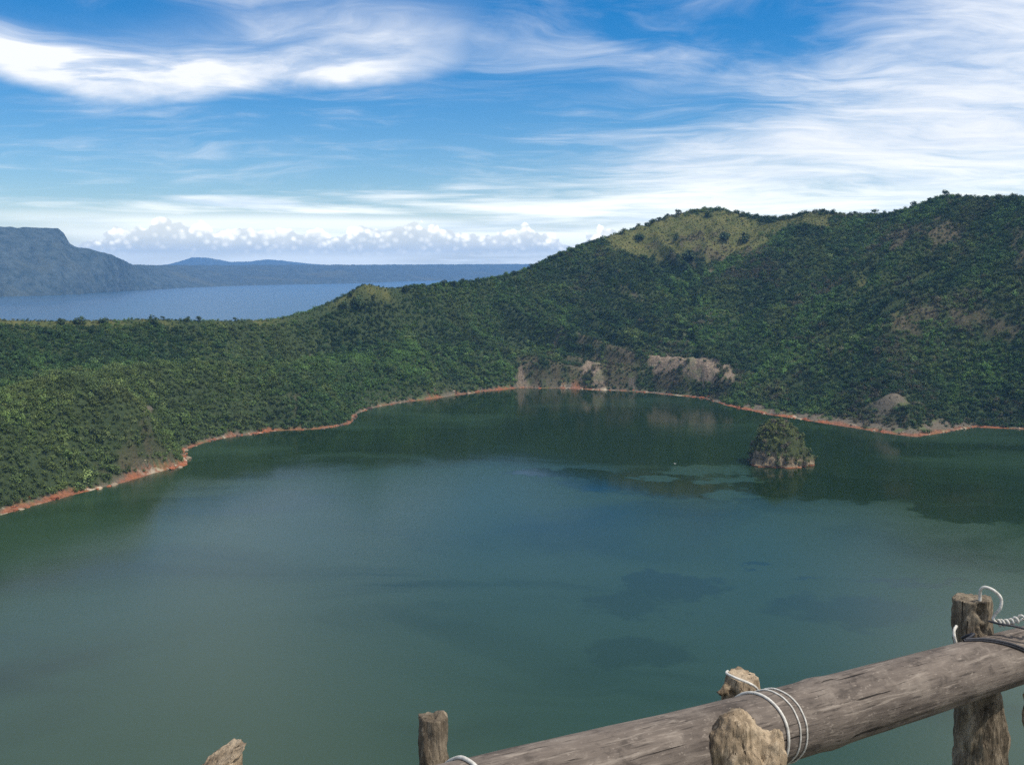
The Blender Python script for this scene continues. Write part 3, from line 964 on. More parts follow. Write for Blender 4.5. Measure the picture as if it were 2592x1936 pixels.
# ------------------------------------------------------------------ small rocky islet in the lake
ISX, ISY = on_water(1680, 1000)
NTH, NS = 72, 30
isl = [(1.04, -2.0), (1.0, 0.2), (0.985, 1.5), (0.93, 4.0), (0.86, 8.5), (0.77, 13.5), (0.68, 18.5), (0.58, 23.0), (0.46, 27.0), (0.28, 30.0), (0.0, 31.5)]
def islet_point(th, s):
    """th 0 = right, pi/2 = away from the viewer; s 0..1 from waterline to top."""
    rr = np.interp(s, np.linspace(0, 1, len(isl)), [q[0] for q in isl])
    zz_ = np.interp(s, np.linspace(0, 1, len(isl)), [q[1] for q in isl])
    wide = 24.0 * (1 + 0.10 * math.cos(th - 0.3) + 0.06 * math.cos(3 * th + 0.8) + 0.04 * math.cos(5 * th))
    if abs(th) < 0.6:                      # low ledge on the right
        wide += 3.0 * (1 - s) ** 4 * math.cos(th / 0.6 * math.pi / 2)
    x = math.cos(th) * rr * wide - 1.0 - 1.5 * s
    y = math.sin(th) * rr * wide * 0.85
    v = Vector((x, y, zz_))
    n_ = mnoise.fractal(v * 0.16 + Vector((3, 1, 7)), 0.6, 2.0, 5)
    n2 = abs(mnoise.noise(v * 0.35 + Vector((9, 9, 0))))
    k = 1.0 + 0.11 * n_ * (1 if s < 0.97 else 0.3) - 0.10 * n2 * (s < 0.8)
    return Vector((x * k, y * k, zz_ + (1.6 * n_ if 0.1 < s else 0)))
co = []
for i in range(NTH):
    for j in range(NS):
        co.append(islet_point(2 * math.pi * i / NTH - math.pi, j / (NS - 1)))
fc = []
for i in range(NTH):
    for j in range(NS - 1):
        a_, b_ = i * NS + j, ((i + 1) % NTH) * NS + j
        fc.append((a_, b_, b_ + 1, a_ + 1))
me = from_arrays("islet", np.array(co), np.array(fc))
m_islet, nt, out = new_mat("islet_rock")
tcn = nt.n('ShaderNodeTexCoord')
op = S(nt, tcn.outputs['Object'])
ox, oy, oz = nt.sep(op)
st = nt.noise(nt.vmul(op, (0.5, 0.5, 0.16)), 1.0, 6, 0.65)
nf = nt.noise(op, 0.9, 5, 0.65)
rk = nt.mix(nt.lin(st, 0.34, 0.66), (0.09, 0.07, 0.045), (0.33, 0.255, 0.16))
gr = nt.mix(nt.lin(nf, 0.3, 0.7), (0.03, 0.045, 0.018), (0.09, 0.10, 0.04))
c = nt.mix(nt.step(oz + (nf - 0.5) * 9.0 + ox * 0.22, 6.0, 12.0), rk, gr)
c = nt.mix(nt.step(oz + (nf - 0.5) * 3.2, 1.1, 0.2), c, (0.33, 0.125, 0.06))
principled(nt, out, c, 0.92, 0.15, nt.bump(st + nf * 0.5, 1.0, 1.2))
islet = link_mesh("islet", me, m_islet)
islet.location = (ISX, ISY, 0)
struct(islet)

# scrub on the islet
ptsI, tI, sI = [], [], []
rI = random.Random(5)
while len(ptsI) < 400:
    th, s_ = rI.uniform(-math.pi, math.pi), rI.uniform(0.05, 1.0) ** 0.8
    bare_ = (-2.75 < th < -1.75 and s_ < 0.36)
    if bare_ and rI.random() < 0.93:
        continue
    if s_ < 0.15 and rI.random() < 0.35:
        continue
    p = islet_point(th, s_)
    ptsI.append((p.x + ISX, p.y + ISY, p.z - 0.6))
    sI.append(rI.uniform(0.32, 0.9))
    k = rI.random()
    base_ = Vector((0.085, 0.115, 0.040)).lerp(Vector((0.18, 0.20, 0.060)), max(0, min(1, s_ * 0.9 + rI.uniform(-0.4, 0.25))))
    if k < 0.2:
        base_ = Vector((0.15, 0.128, 0.09))
    tI.append((*(base_ * rI.uniform(0.7, 1.25)), 1))
pm = bpy.data.meshes.new("islet_scrub")
pm.vertices.add(len(ptsI))
pm.vertices.foreach_set("co", np.array(ptsI, dtype=np.float32).ravel())
fattr(pm, "size", sI)
fattr(pm, "turn", [rI.uniform(0, 6.28) for _ in ptsI])
ia = pm.attributes.new("pick", 'INT', 'POINT')
ia.data.foreach_set("value", np.array([rI.randrange(len(variants)) for _ in ptsI], dtype=np.int32))
ca = pm.attributes.new("tint", 'FLOAT_COLOR', 'POINT')
ca.data.foreach_set("color", np.array(tI, dtype=np.float32).ravel())
scrub = link_mesh("islet_scrub", pm)
scrub["kind"] = "stuff"
scrub["label"] = "green scrub growing over the small rock islet"
scrub["category"] = "scrub"
scrub.modifiers.new("scatter", 'NODES').node_group = ng

# ------------------------------------------------------------------ trees and bushes that stand out singly
def tube(path, radii, segs=8):
    """Vertices and faces of a tapered tube along path (closed at both ends by small fans)."""
    co_, fc_ = [], []
    n_ = len(path)
    for i, p in enumerate(path):
        t_ = (path[min(i + 1, n_ - 1)] - path[max(i - 1, 0)]).normalized()
        a_ = t_.cross(Vector((0.3, 0.9, 0.1)))
        if a_.length < 1e-3:
            a_ = t_.cross(Vector((1, 0, 0)))
        a_.normalize()
        b_ = t_.cross(a_)
        for k in range(segs):
            q_ = 2 * math.pi * k / segs
            co_.append(p + (a_ * math.cos(q_) + b_ * math.sin(q_)) * radii[i])
    for i in range(n_ - 1):
        for k in range(segs):
            k2 = (k + 1) % segs
            fc_.append((i * segs + k, i * segs + k2, (i + 1) * segs + k2, (i + 1) * segs + k))
    return co_, fc_

def trunk_tree(name, seed, h_, spread):
    rr_ = random.Random(seed)
    co_, fc_ = [], []
    def add(path, radii):
        c2_, f2_ = tube(path, radii, 6)
        b_ = len(co_)
        co_.extend(c2_)
        fc_.extend([tuple(v + b_ for v in f) for f in f2_])
    top_ = Vector((rr_.uniform(-.08, .08) * h_, rr_.uniform(-.08, .08) * h_, h_ * 0.5))
    add([Vector((0, 0, -0.5)), top_ * 0.5 + Vector((rr_.uniform(-.1, .1), 0, 0)), top_], [h_ * 0.045, h_ * 0.034, h_ * 0.026])
    for k in range(4):
        a_ = k * 1.57 + rr_.uniform(-.5, .5)
        e_ = Vector((math.cos(a_) * spread * 0.32, math.sin(a_) * spread * 0.32, h_ * rr_.uniform(0.68, 0.86)))
        add([top_ * rr_.uniform(0.75, 1.0), (top_ + e_) / 2 + Vector((0, 0, 0.05 * h_)), e_], [h_ * 0.022, h_ * 0.015, h_ * 0.006])
    return from_arrays(name, np.array(co_), np.array(fc_))

crowns, trunks = [], []
for k in range(4):
    crowns.append(crown_mesh("tree_crown_%d" % k, 300 + k, 6.4, 6.0, 300, 0.48, 9, 0.22))
    crowns[-1].materials.append(m_leaf1)
    trunks.append(trunk_tree("tree_trunk_%d" % k, 320 + k, 6.0, 6.0))
    trunks[-1].materials.append(m_bark)
bushes, stems = [], []
for k in range(3):
    bushes.append(crown_mesh("bush_crown_%d" % k, 340 + k, 6.0, 4.2, 300, 0.45, 8, 0.05))
    bushes[-1].materials.append((m_leaf1, m_leaf1, m_leaf2)[k])
    stems.append(trunk_tree("bush_stem_%d" % k, 350 + k, 3.6, 5.0))
    stems[-1].materials.append(m_bark)

# (sheet x, sheet y of foot, height in sheet px, kind, label)
SINGLE = [
 (133, 702, 17, 'b', "dark round bush on the low rim, nearest the frame's left edge of three"),
 (170, 700, 17, 'b', "dark round bush in the middle of three on the low rim"),
 (222, 702, 17, 'b', "dark round bush rightmost of three on the low rim"),
 (331, 704, 22, 'b', "large dark bush on the low rim's grassy hump"),
 (352, 690, 10, 't', "tiny thin tree on the low rim's grassy hump, against the outer lake"),
 (404, 694, 10, 'b', "small dark bush beside the lone tree on the low rim"),
 (431, 696, 17, 't', "lone dark tree standing on the low rim against the blue outer lake"),
 (508, 696, 10, 't', "small tree on the low rim well right of the lone tree"),
 (742, 668, 22, 'b', "dark bush below the grass strip left of the small grassy knoll"),
 (774, 664, 26, 'b', "large dark bush at the foot of the small grassy knoll"),
 (759, 643, 16, 't', "dark tree on the left shoulder of the small grassy knoll"),
 (806, 647, 10, 'b', "small dark bush in the middle of the small grassy knoll"),
 (878, 634, 20, 'b', "dark bush on the saddle just right of the grassy knoll"),
 (958, 618, 18, 't', "dark round tree sticking up from the saddle before the outer lake"),
 (980, 616, 13, 'b', "low bush between two trees on the saddle skyline"),
 (998, 614, 14, 't', "tree on the saddle skyline, right of the dark round tree"),
 (1076, 604, 10, 't', "small tree where the saddle starts rising to the big hill"),
 (1112, 594, 12, 't', "small tree against the far shore on the rising skyline"),
 (1148, 581, 14, 't', "tree on the rising skyline where the outer lake ends"),
 (1196, 560, 13, 't', "tree on the wooded skyline halfway up the big hill's left slope"),
 (1247, 538, 11, 'b', "bush on the wooded skyline below the open grass slope"),
 (1283, 527, 14, 't', "tree at the top edge of the woods beside the open grass slope"),
 (1343, 506, 6, 'b', "tiny bush on the lower grass skyline of the big hill"),
 (1396, 489, 11, 't', "lowest thin tree of the row on the grassy hill's skyline"),
 (1410, 484, 13, 't', "second thin tree from the bottom on the grassy hill's skyline"),
 (1424, 479, 13, 't', "third thin tree from the bottom on the grassy hill's skyline"),
 (1441, 473, 13, 't', "fourth thin tree from the bottom on the grassy hill's skyline"),
 (1466, 467, 17, 't', "tallest tree on the left skyline of the grassy hill"),
 (1502, 460, 9, 't', "small tree on the grassy hill's skyline below the summit"),
 (1531, 469, 16, 'b', "dark bush in the grass just below the hill summit"),
 (1549, 456, 6, 'b', "tiny bush on the very summit of the grassy hill"),
 (1577, 464, 10, 't', "small lone tree on the right shoulder of the grassy summit"),
 (1384, 519, 16, 'b', "dark bush on the left part of the open grass slope"),
 (1460, 520, 12, 'b', "dark bush in the middle of the open grass slope"),
 (1566, 520, 24, 'b', "largest dark bush under the summit on the grassy hill"),
 (1607, 524, 22, 'b', "dark bush right of the largest bush on the grassy hill"),
 (1490, 563, 24, 'b', "dark clump of bush at the lower edge of the bare patch"),
 (1662, 478, 9, 'b', "bush on the grassy saddle right of the summit"),
 (1848, 466, 14, 't', "tree on the skyline first right of the second grassy shoulder"),
 (1889, 463, 16, 't', "broad tree on the skyline dip below the wooded summit"),
 (1935, 458, 10, 't', "small tree on the slope rising to the wooded summit"),
 (1973, 448, 17, 't', "rounded tree on the skyline left of the wooded summit"),
 (2006, 437, 13, 't', "tree on the skyline just below the wooded summit"),
 (2043, 428, 20, 't', "tallest tree crowning the wooded summit on the skyline"),
 (2068, 430, 14, 't', "tree right beside the tallest tree on the wooded summit"),
 (2092, 432, 15, 't', "separate rounded tree on the flat skyline right of the wooded summit"),
 (2130, 431, 11, 't', "low tree on the flat skyline between two rounder trees"),
 (2157, 430, 12, 't', "broad tree on the flat skyline towards the frame's right edge"),
 (2190, 430, 14, 't', "last tree on the skyline at the frame's right edge"),
]
feet = hits([(q[0], q[1]) for q in SINGLE])
for k, ((px, py, hp, kind, lab), ft) in enumerate(zip(SINGLE, feet)):
    dist = math.hypot(ft[0], ft[1])
    hm = hp * SC / FPX * dist * (0.74 if kind == 't' else 0.8)
    e = bpy.data.objects.new("tree" if kind == 't' else "bush", None)
    COL.objects.link(e)
    e.location = (ft[0], ft[1], ft[2] - 0.15)
    e.rotation_euler = (0, 0, random.uniform(0, 6.28))
    s_ = hm / (6.0 if kind == 't' else 3.9)
    e.scale = (s_ * random.uniform(0.95, 1.5), s_ * random.uniform(0.95, 1.4), s_)
    i = k % (4 if kind == 't' else 2)
    if kind == 't':
        link_mesh("crown", crowns[i], None, e)
        link_mesh("trunk", trunks[i], None, e)
    else:
        link_mesh("crown", bushes[i], None, e)
        link_mesh("stem", stems[i], None, e)
    thing(e, lab, 'tree' if kind == 't' else 'bush', "trees along the skyline" if kind == 't' else "bushes on the open slopes")
# bushes that stand out on the islet
for th, s_, hm, k, lab in [(2.55, 0.80, 7.0, 1, "rounded green bush on the islet's upper left shoulder"),
                           (-1.3, 0.95, 6.5, 2, "yellow-green bush on top of the islet"),
                           (-0.15, 0.62, 6.5, 2, "light green bush jutting out from the islet's right side"),
                           (-2.7, 0.50, 5.5, 2, "yellow-green bush above the bare rock of the islet")]:
    p = islet_point(th, s_)
    e = bpy.data.objects.new("bush", None)
    COL.objects.link(e)
    e.location = (ISX + p.x * 0.97, ISY + p.y * 0.97, p.z - 0.8)
    e.scale = (hm / 5.0,) * 3
    link_mesh("crown", bushes[k], None, e)
    link_mesh("stem", stems[k], None, e)
    thing(e, lab, 'bush', "bushes on the islet")

# ------------------------------------------------------------------ white bird over the water
m_white, nt, out = new_mat("white_feathers")
tcn = nt.n('ShaderNodeTexCoord')
principled(nt, out, nt.mix(nt.noise(S(nt, tcn.outputs['Object']), 6, 3, 0.5), (0.72, 0.70, 0.64), (0.85, 0.84, 0.8)), 0.7, 0.2)
bx, by = on_water(1458, 1002)
body = [(-0.55, 0.01, 0), (-0.40, 0.06, 0), (-0.15, 0.115, 0.0), (0.1, 0.12, 0.01), (0.28, 0.06, 0.05), (0.42, 0.045, 0.09), (0.5, 0.055, 0.10), (0.56, 0.03, 0.10), (0.72, 0.006, 0.09)]
co_, fc_ = tube([Vector((q[0], 0, q[2])) for q in body], [q[1] for q in body], 8)
co_ = list(co_)
for s_ in (-1, 1):
    b_ = len(co_)
    prof_ = [(0.0, 0.04, 0.18, -0.14), (0.35, 0.22, 0.20, -0.20), (0.75, 0.42, 0.10, -0.22), (1.1, 0.62, -0.10, -0.20)]
    for (yy, zz_, lead, trail) in prof_:
        co_ += [Vector((lead, s_ * yy, zz_ + 0.015)), Vector(((lead + trail) / 2, s_ * yy, zz_ + 0.04)), Vector((trail, s_ * yy, zz_)), Vector(((lead + trail) / 2, s_ * yy, zz_ - 0.01))]
    for i in range(3):
        for k in range(4):
            k2 = (k + 1) % 4
            fc_.append((b_ + i * 4 + k, b_ + i * 4 + k2, b_ + i * 4 + 4 + k2, b_ + i * 4 + 4 + k))
bird = link_mesh("bird", from_arrays("bird", np.array(co_), np.array(fc_)), m_white)
bird.location = (bx * 0.992, by * 0.992, 1.4)
bird.rotation_euler = (R(15), R(-12), R(60))
thing(bird, "small white bird flying low over the dark green water left of the islet", "bird")

# ------------------------------------------------------------------ viewpoint ground, under and in front of the viewer
GZ = EYE - 1.80
xs_ = np.concatenate([-np.geomspace(320, 0.15, 70), [0.0], np.geomspace(0.15, 320, 70)])
ys_ = np.concatenate([-np.geomspace(60, 0.2, 24), np.linspace(0, 3.2, 22), 3.2 + np.geomspace(0.15, 220, 60)])
GX, GY = np.meshgrid(xs_, ys_, indexing='ij')
fence_y = 1.62 + 0.79 * np.clip(GX, -1.5, 4)
over = np.maximum(GY - np.maximum(fence_y + 0.12, 0.6), 0)
GH = GZ + 0.03 * fbm(GX / 0.5, GY / 0.5, 4, 501) - 0.95 * over - 0.06 * np.clip(-GX, 0, 200) - 0.05 * np.clip(GX, 0, 200) + np.minimum(over / 8, 1) * 1.5 * fbm(GX / 9, GY / 9, 4, 511) - 0.4 * np.maximum(-GY - 6, 0)
GH = np.maximum(GH, -6.0)
m_gr, nt, out = new_mat("viewpoint_soil")
geo = nt.n('ShaderNodeNewGeometry')
pos = S(nt, geo.outputs['Position'])
a_ = nt.noise(pos, 3.0, 8, 0.7)
b_ = nt.noise(pos, 0.5, 5, 0.6)
c = nt.mix(nt.lin(a_, 0.3, 0.7), (0.07, 0.055, 0.04), (0.20, 0.16, 0.115))
c = nt.mix(nt.step(b_, 0.48, 0.6), c, nt.mix(a_, (0.03, 0.05, 0.015), (0.10, 0.13, 0.04)))
principled(nt, out, c, 0.95, 0.1, nt.bump(a_, 0.8, 0.05))
me = from_arrays("viewpoint_ground", np.stack([GX, GY, GH], -1).reshape(-1, 3), grid_faces(len(xs_), len(ys_)))
struct(link_mesh("viewpoint_ground", me, m_gr))

# ------------------------------------------------------------------ fence of logs and posts
def wood(name, lo, hi, dark, axis, k=1.0, pale=(0.5, 0.42, 0.32), pale_amt=0.35, bumpd=0.004):
    """Weathered grain: long streaks along one local axis, fine checks, pale worn patches."""
    m_, n_, o_ = new_mat(name)
    t_ = n_.n('ShaderNodeTexCoord')
    p_ = S(n_, t_.outputs['Object'])
    def along(across, length):
        v_ = [across * k] * 3
        v_[axis] = length * k
        return n_.vmul(p_, tuple(v_))
    grain = n_.noise(along(170.0, 11.0), 1.0, 5, 0.65, 0.3)
    streak_ = n_.noise(along(70.0, 5.0), 1.0, 6, 0.7, 0.5)
    broad = n_.noise(along(18.0, 3.0), 1.0, 5, 0.6, 0.6)
    check = n_.noise(along(95.0, 2.2), 1.0, 3, 0.5, 0.2)
    blot = n_.noise(along(16.0, 9.0), 1.0, 6, 0.7, 0.3)
    speck = n_.noise(along(120.0, 45.0), 1.0, 3, 0.7)
    c_ = n_.mix(n_.lin(broad * 0.45 + streak_ * 0.35 + grain * 0.2, 0.36, 0.64), lo, hi)
    c_ = n_.mix(n_.step(blot, 0.50, 0.62, 0, pale_amt), c_, pale)
    c_ = n_.mix(n_.step(blot, 0.47, 0.36, 0, 0.6), c_, dark)
    c_ = n_.mix(n_.step(grain, 0.44, 0.33, 0, 0.75), c_, dark)
    c_ = n_.mix(n_.step(streak_, 0.56, 0.66, 0, 0.55), c_, pale)
    c_ = n_.mix(n_.step(speck, 0.60, 0.68, 0, 0.5), c_, pale)
    crk = n_.step(check, 0.335, 0.29)
    c_ = n_.mix(crk * 0.9, c_, (dark[0] * 0.3, dark[1] * 0.3, dark[2] * 0.3))
    principled(n_, o_, c_, 0.88, 0.2, n_.bump(grain * 0.5 + streak_ * 0.7 + speck * 0.2 - crk * 0.9, 1.0, bumpd))
    return m_

m_log = wood("weathered_log", (0.074, 0.060, 0.050), (0.180, 0.147, 0.120), (0.040, 0.033, 0.028), 0, 1.0, (0.29, 0.245, 0.20), 0.30, 0.003)
m_post = wood("weathered_post", (0.065, 0.050, 0.035), (0.22, 0.175, 0.120), (0.022, 0.017, 0.012), 2, 1.1, (0.38, 0.31, 0.22), 0.4, 0.008)
m_stump = wood("bleached_stump", (0.12, 0.088, 0.058), (0.38, 0.285, 0.18), (0.05, 0.036, 0.024), 2, 0.8, (0.56, 0.44, 0.30), 0.5, 0.008)

def to_local(o_, pts):
    inv = o_.matrix_world.inverted()
    return [inv @ p for p in pts]

# the rail
P0, P1 = at_depth(1000, 1747, 1.54), at_depth(2212, 1414, 2.74)
RL = 0.073
ax = (P1 - P0)
LEN = ax.length
ax.normalize()
A0, A1 = P0 - ax * 1.3, P1 + ax * 0.75
zl = Vector((0, 0, 1))
yl = zl.cross(ax).normalized()      # points to the far side
zl = ax.cross(yl).normalized()
ML = Matrix((ax, yl, zl)).transposed().to_4x4()
ML.translation = A0
LT = (A1 - A0).length
def log_point(u, th, off=0.0):
    """u metres along the rail from its left end, th angle (0 = far side, pi/2 = up), world coordinates."""
    r_ = log_radius(u, th) + off
    return ML @ Vector((u, math.cos(th) * r_, math.sin(th) * r_ + log_bend(u)))
def log_bend(u):
    return 0.006 * math.sin(u * 1.9 + 0.6)
def log_radius(u, th):
    v = Vector((u * 2.2, math.cos(th) * 0.9, math.sin(th) * 0.9))
    r_ = RL * (1 + 0.035 * mnoise.noise(v) + 0.012 * mnoise.noise(v * 5))
    for un in (1.02, 2.26, 3.4):                     # slight swellings at the nodes
        r_ += 0.0035 * math.exp(-((u - un) / 0.03) ** 2)
    crack = (th - (-0.62 + math.pi * 1.28)) % (2 * math.pi)
    return r_
nu, nth = 190, 72
co_, fc_ = [], []
for i in range(nu):
    u = LT * i / (nu - 1)
    for k in range(nth):
        th = 2 * math.pi * k / nth
        r_ = log_radius(u, th)
        # a long drying crack low on the near side
        thc = math.pi * 1.16 + 0.05 * math.sin(u * 3.0) + 0.10 * (u - 2.6)
        dth = abs(th - thc) * RL
        if 2.3 < u < 3.8:
            r_ -= 0.006 * math.exp(-(dth / 0.0035) ** 2) * min(1, (u - 2.3) * 4)
        co_.append(Vector((u, math.cos(th) * r_, math.sin(th) * r_ + log_bend(u))))
for i in range(nu - 1):
    for k in range(nth):
        k2 = (k + 1) % nth
        fc_.append((i * nth + k, (i + 1) * nth + k, (i + 1) * nth + k2, i * nth + k2))
me = bpy.data.meshes.new("log_rail")
bm_ = bmesh.new()
vs = [bm_.verts.new(v) for v in co_]
for f in fc_:
    bm_.faces.new([vs[q] for q in f])
bm_.faces.new([vs[k] for k in range(nth)])
bm_.faces.new([vs[(nu - 1) * nth + k] for k in range(nth)][::-1])
bmesh.ops.recalc_face_normals(bm_, faces=bm_.faces)
bm_.to_mesh(me)
bm_.free()
for p in me.polygons:
    p.use_smooth = len(p.vertices) == 4
rail = link_mesh("log_rail", me, m_log)
rail.matrix_world = ML
thing(rail, "thick weathered grey-brown log lying across the fence as its top rail", "log rail")

def blob(name, parts, origin, mat, voxel=0.005, amp=0.004, freq=18.0, pits=(), axis_noise=(1, 1, 0.22), seed=0, cut=None):
    """Gnarled wood: overlapping tapered rods and knobs fused into one surface, then roughened."""
    bm2 = bmesh.new()
    for q in parts:
        if q[0] == 'rod':
            _, pts, rad = q
            c2_, f2_ = tube([p - origin for p in pts], rad, 20)
            vv = [bm2.verts.new(v) for v in c2_]
            for f in f2_:
                bm2.faces.new([vv[k] for k in f])
            n2_ = len(pts)
            bm2.faces.new([vv[k] for k in range(20)][::-1])
            bm2.faces.new([vv[(n2_ - 1) * 20 + k] for k in range(20)])
        else:
            _, c_, rx, ry, rz, rot = q
            mt = Matrix.Translation(c_ - origin) @ Matrix.Rotation(rot, 4, 'Y') @ Matrix.Diagonal((rx, ry, rz, 1))
            bmesh.ops.create_icosphere(bm2, subdivisions=3, radius=1.0, matrix=mt)
    bmesh.ops.recalc_face_normals(bm2, faces=bm2.faces)
    tmp = bpy.data.meshes.new("tmp")
    bm2.to_mesh(tmp)
    bm2.free()
    ob = bpy.data.objects.new("tmp", tmp)
    COL.objects.link(ob)
    rm_ = ob.modifiers.new("remesh", 'REMESH')
    rm_.mode = 'VOXEL'
    rm_.voxel_size = voxel
    sm_ = ob.modifiers.new("smooth", 'SMOOTH')
    sm_.factor = 0.5
    sm_.iterations = 2
    dg = bpy.context.evaluated_depsgraph_get()
    me2 = bpy.data.meshes.new_from_object(ob.evaluated_get(dg))
    bpy.data.objects.remove(ob)
    me2.name = name
    sh = Vector((seed * 3.1, seed * 1.7, seed * 0.9))
    moved = []
    for v in me2.vertices:
        p = v.co
        q = Vector((p.x * axis_noise[0], p.y * axis_noise[1], p.z * axis_noise[2])) * freq + sh
        d_ = amp * mnoise.fractal(q, 0.6, 2.1, 5) - amp * 1.2 * abs(mnoise.noise(q * 2.3)) + amp * 0.5 * mnoise.noise(q * 6.0)
        for (c_, r_, dep) in pits:
            k = (p - (c_ - origin)).length / r_
            if k < 1.6:
                d_ -= dep * math.exp(-k * k * 2.2)
        moved.append(p + v.normal * d_)
    if cut:
        cp, cn = cut[0] - origin, cut[1].normalized()
        for i_, p in enumerate(moved):
            h_ = (p - cp).dot(cn)
            if h_ > 0:
                moved[i_] = p - cn * (h_ * 0.94) + cn * 0.0025 * mnoise.noise(p * 90)
    for v, p in zip(me2.vertices, moved):
        v.co = p
    for p in me2.polygons:
        p.use_smooth = True
    me2.materials.clear()
    o_ = link_mesh(name, me2, mat)
    o_.location = origin
    return o_

def ground_at(p):
    return Vector((p.x, p.y, GZ - 0.25))

# post behind the rail on the right, sawn top
d_ = 2.69
tp = at_depth(2098, 1290, d_)
md_ = at_depth(2105, 1400, d_)
lw = at_depth(2112, 1540, d_ - 0.01)
lw2 = at_depth(2116, 1640, d_ - 0.01)
gr_ = ground_at(lw2)
rp = 40 * SC / FPX * d_
post_r = blob("fence_post", [('rod', [tp, tp.lerp(md_, .5), md_, lw, lw2, gr_], [rp * 1.02, rp * 0.99, rp * 1.02, rp * 1.24, rp * 1.34, rp * 1.2]),
                             ('knob', at_depth(2150, 1600, d_ - 0.02), 0.03, 0.04, 0.07, 0.0)],
              gr_, m_post, 0.005, 0.007, 20.0,
              [(at_depth(random.uniform(2066, 2132), random.uniform(1302, 1370), d_ - rp), random.uniform(0.006, 0.014), random.uniform(0.004, 0.011)) for k in range(26)] + [(at_depth(2078, 1560, d_ - rp), 0.012, 0.012), (at_depth(2080, 1590, d_ - rp), 0.012, 0.012), (at_depth(2082, 1625, d_ - rp), 0.014, 0.014)], seed=2, cut=(at_depth(2098, 1288, d_), Vector((-0.04, -0.05, 1))))
thing(post_r, "upright grey-brown post with sawn flat top behind the rail's right end", "fence post", "posts of the log fence")

# thin post behind the rail at its left end
d_ = 1.64
tp = at_depth(932, 1550, d_)
lw = at_depth(936, 1652, d_)
gr_ = ground_at(lw)
rp = 31 * SC / FPX * d_
post_l = blob("fence_post", [('rod', [tp + Vector((0.004, 0, 0.003)), tp.lerp(lw, .4), lw, gr_], [rp, rp * 1.0, rp * 1.05, rp * 1.1]),
                             ('knob', tp + Vector((0.008, 0, -0.001)), rp * 0.72, rp * 0.8, 0.009, -0.3)],
              gr_, m_post, 0.0032, 0.0035, 30.0,
              [(at_depth(934, 1551, d_ - 0.004), 0.010, 0.010), (at_depth(908, 1615, d_ - rp), 0.006, 0.009), (at_depth(910, 1600, d_ - rp), 0.005, 0.008)], seed=4)
thing(post_l, "thin grey post with hollow worn top behind the rail's lower left end", "fence post", "posts of the log fence")

# broken stake in the lower left, split off on a slant
d_ = 1.42
kx = SC / FPX * d_
tip = at_depth(519, 1606, d_)
low_ = at_depth(420, 1652, d_)
top_ = at_depth(474, 1588, d_)
lo2 = at_depth(474, 1700, d_)
gr_ = ground_at(lo2)
sl = (tip - low_).normalized()
cn_ = FWD.cross(sl)
if cn_.z < 0:
    cn_ = -cn_
cn_ = (cn_.normalized() * 0.96 - FWD * 0.28).normalized()
stump_b = blob("broken_stump", [('rod', [top_, at_depth(474, 1640, d_), lo2, gr_], [46 * kx, 48 * kx, 50 * kx, 52 * kx]), ('knob', at_depth(438, 1662, d_ - 0.01), 24 * kx, 26 * kx, 20 * kx, 0.3)],
               gr_, m_stump, 0.0032, 0.0045, 42.0,
               [(at_depth(500, 1628, d_ - 0.012), 0.009, 0.010), (at_depth(480, 1637, d_ - 0.012), 0.008, 0.009), (at_depth(462, 1646, d_ - 0.012), 0.007, 0.008), (at_depth(508, 1640, d_ - 0.02), 0.007, 0.008)],
               seed=6, cut=(at_depth(519, 1622, d_), cn_))
thing(stump_b, "pale broken stump with a splintered slanting top at the frame's bottom edge", "stump")

# gnarled front post
d_ = 1.83
kx = SC / FPX * d_
gr_ = ground_at(at_depth(1604, 1700, d_))
front = blob("gnarled_post", [('rod', [at_depth(1584, 1578, d_), at_depth(1582, 1620, d_), at_depth(1592, 1690, d_), gr_], [45 * kx, 56 * kx, 66 * kx, 68 * kx]),
                              ('knob', at_depth(1590, 1572, d_), 47 * kx, 44 * kx, 37 * kx, 0.1),
                              ('knob', at_depth(1564, 1610, d_ - 0.01), 38 * kx, 40 * kx, 52 * kx, 0.15),
                              ('rod', [at_depth(1680, 1576, d_ + 0.01), at_depth(1668, 1612, d_), at_depth(1656, 1680, d_), at_depth(1642, 1800, d_)], [13 * kx, 24 * kx, 36 * kx, 50 * kx]),
                              ('knob', at_depth(1638, 1610, d_ + 0.01), 34 * kx, 28 * kx, 46 * kx, 0.0),
                              ('knob', at_depth(1682, 1640, d_), 14 * kx, 20 * kx, 26 * kx, 0.2)],
             gr_, m_stump, 0.004, 0.006, 26.0,
             [(at_depth(1592, 1553, d_ - 0.05), 0.007, 0.012), (at_depth(1584, 1552, d_ - 0.05), 0.006, 0.010), (at_depth(1575, 1592, d_ - 0.06), 0.006, 0.020), (at_depth(1582, 1586, d_ - 0.06), 0.006, 0.018),
              (at_depth(1556, 1600, d_ - 0.06), 0.006, 0.022), (at_depth(1558, 1607, d_ - 0.06), 0.006, 0.02), (at_depth(1567, 1600, d_ - 0.055), 0.018, 0.007), (at_depth(1632, 1625, d_ - 0.04), 0.012, 0.016), (at_depth(1628, 1600, d_ - 0.04), 0.010, 0.012), (at_depth(1626, 1650, d_ - 0.05), 0.012, 0.014)], seed=8)
thing(front, "pale gnarled driftwood post with holes standing in front of the rail", "fence post", "posts of the log fence")

